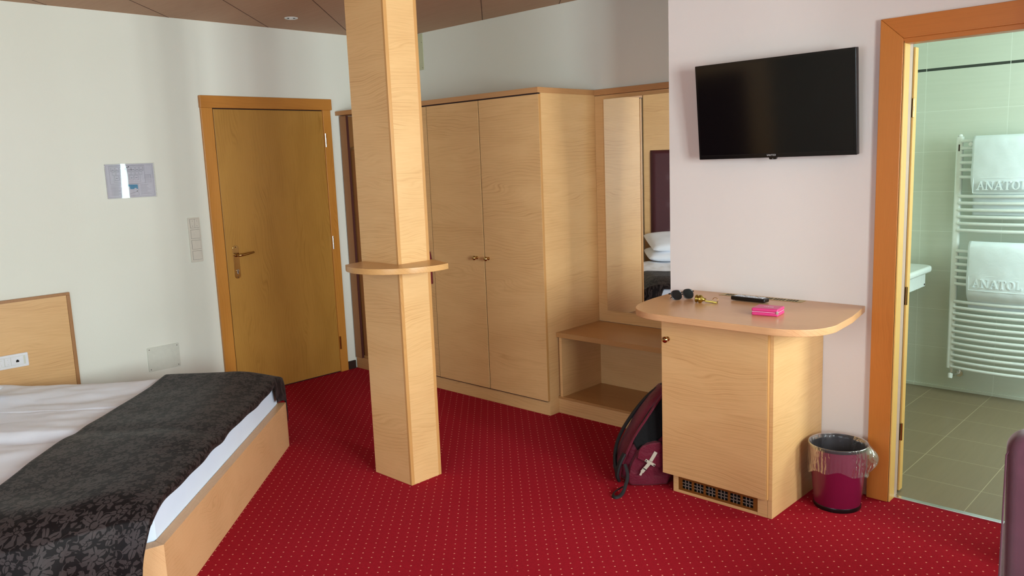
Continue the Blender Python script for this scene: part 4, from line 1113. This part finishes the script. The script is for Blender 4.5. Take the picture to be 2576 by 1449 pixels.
def towel(xa, xb, ztop, zbar, zbot, label, ly):
    """folded over the upper bar, in front of one group of bars and tucked behind the next"""
    t_ = thing('towel', label, 'towel', (xa, ry-.06, ztop), 'white towels on the radiator')
    def bow(x): return .045*math.sin(PI*max(0, min(1, (x-RX0)/(RX1-RX0))))**.8
    prof = [(.052, ztop-.30), (.050, ztop-.15), (.040, ztop-.03), (.022, ztop-.004), (0, ztop+.008), (-.022, ztop-.004), (-.036, ztop-.03), (-.040, ztop-.10), (-.040, zbar+.10), (-.036, zbar+.045), (-.015, zbar+.012), (.022, zbar-.02), (.030, zbar-.06), (.030, zbot)]
    P = [Vector(v) for v in prof]
    for _ in range(2):
        Q = [P[0]]
        for A, C in zip(P, P[1:]): Q += [A*.75+C*.25, A*.25+C*.75]
        P = Q+[P[-1]]
    n = len(P)-1
    def f(a, c):
        i = min(n, int(round(a*n))); v = P[i]; x = xa+(xb-xa)*c
        x += .0015*math.sin(v.y*30)*(1-c)
        return Vector((x, ry-.012-bow(x)+v.x+.003*noise.noise(Vector((x*14, v.y*14, 0))), v.y))
    m = MB(); m.grid(f, n, 30); o = m.build('terry_cloth', 'towel', t_, angle=80)
    md = o.modifiers.new('thickness', 'SOLIDIFY'); md.thickness = .014; md.offset = 0
    # raised woven border and letters
    zc, hh = ly
    m = MB(); x = xa+.034; yy = ry-.012-.045-.040-.006
    yf = lambda x_: ry-.012-bow(x_)-.040-.0065
    for ch_ in 'ANATOL':
        mm = MB(); w_ = serif(mm, ch_, x, zc-hh/2, hh, .002, .0055)
        bmesh.ops.translate(mm.bm, verts=mm.bm.verts, vec=(0, yf(x+hh*.4), 0)); mm.build('raised_letter', 'towel', t_, smooth=False); x += w_
    m = MB()
    for zz in (zc+hh*.95, zc-hh*.95):
        m.tube([(xa+.012+(xb-xa-.02)*k/14, yf(xa+.012+(xb-xa-.02)*k/14)+.002, zz) for k in range(15)], .0028, 8)
    m.tube([(xa+.012, yf(xa+.012)+.002, zc+hh*.95), (xa+.012, yf(xa+.012)+.002, zc-hh*.95)], .0028, 8)
    m.build('woven_border', 'towel', t_)
    return t_
towel(-1.392, -1.00, 1.622, 1.30, 1.155, 'upper white towel with raised letters on the radiator', (1.338, .048))
towel(-1.390, -1.00, .985, .635, .560, 'lower white towel with raised letters on the radiator', (.745, .048))
# wash basin
ba = thing('wash_basin', 'white ceramic wash basin counter at the bathroom wall left of the radiator', 'basin', (-2.0, 5.3, .80))
bx1 = -1.598
ol = [(-2.20, 4.30), (bx1-.06, 4.30), (bx1-.015, 4.32), (bx1, 4.36), (bx1, 5.49), (bx1-.006, 5.525), (bx1-.03, 5.555), (bx1-.07, 5.57), (-2.20, 5.57)]
m = MB(); m.prism(ol, .790, .832, 'z', .016, 4); m.build('basin_top', 'ceramic', ba)
m = MB(); m.prism([(bx1-.055, 4.40), (bx1-.035, 4.40), (bx1-.035, 5.50), (bx1-.055, 5.50)], .70, .80, 'z', .002); m.build('apron', 'ceramic', ba)
m = MB(); m.lathe([(.006, 0), (.006, .003)], (bx1-.035, 5.48, .713), (1, 0, 0), 12); m.build('fixing_hole', 'groove', ba)

# ================================================================ CHAIR at the right edge
ch = thing('chair', 'mauve maroon velvet upholstered chair cut off by the right edge', 'chair', (-.20, 2.35, 0))
ca = math.radians(12)   # back edge seen side-on
CF = Matrix.Translation((-.436, 2.185, 0)) @ Matrix.Rotation(ca, 4, 'Z')
# local: +x along the back's width (away to the right), +y away from camera, z up
def chair_back():
    m = MB()
    pts = []
    W, H = .46, .889
    base = [(0.0, .40), (W, .40)]
    o = [(.0, .40), (W, .40)]
    for k in range(9): a = math.radians(90*k/8); o.append((W+.012-.05+.05*math.cos(a), H-.05+.05*math.sin(a)))
    for k in range(9): a = math.radians(90+90*k/8); o.append((-.012+.05+.05*math.cos(a)*1.0, H-.05+.05*math.sin(a)))
    m.prism(o, 0, .085, 'y', .026, 4); return m
put(chair_back(), CF).build('backrest', 'velvet', ch, angle=60)
m = MB(); m.tube([(-.012, .012, .44), (-.012, .012, .83), (.006, .012, .868), (.038, .012, .882), (.42, .012, .882), (.455, .012, .868), (.472, .012, .83), (.472, .012, .44)], .0022, 8); put(m, CF).build('seam', 'velvet', ch)
m = MB(); m.box(-.01, .47, .085, .50, .36, .48, .035, 4); put(m, CF).build('seat', 'velvet', ch)
m = MB(); m.box(-.012, .472, .0, .09, .30, .42, .02, 3); put(m, CF).build('back_apron', 'velvet', ch)
for lx, ly_ in ((.0, .02), (.425, .02), (.0, .44), (.425, .44)):
    m = MB(); m.box(lx, lx+.04, ly_, ly_+.04, 0, .37, .004); put(m, CF).build('leg', flat('dark_wood_leg', '3c2218', .4), ch)
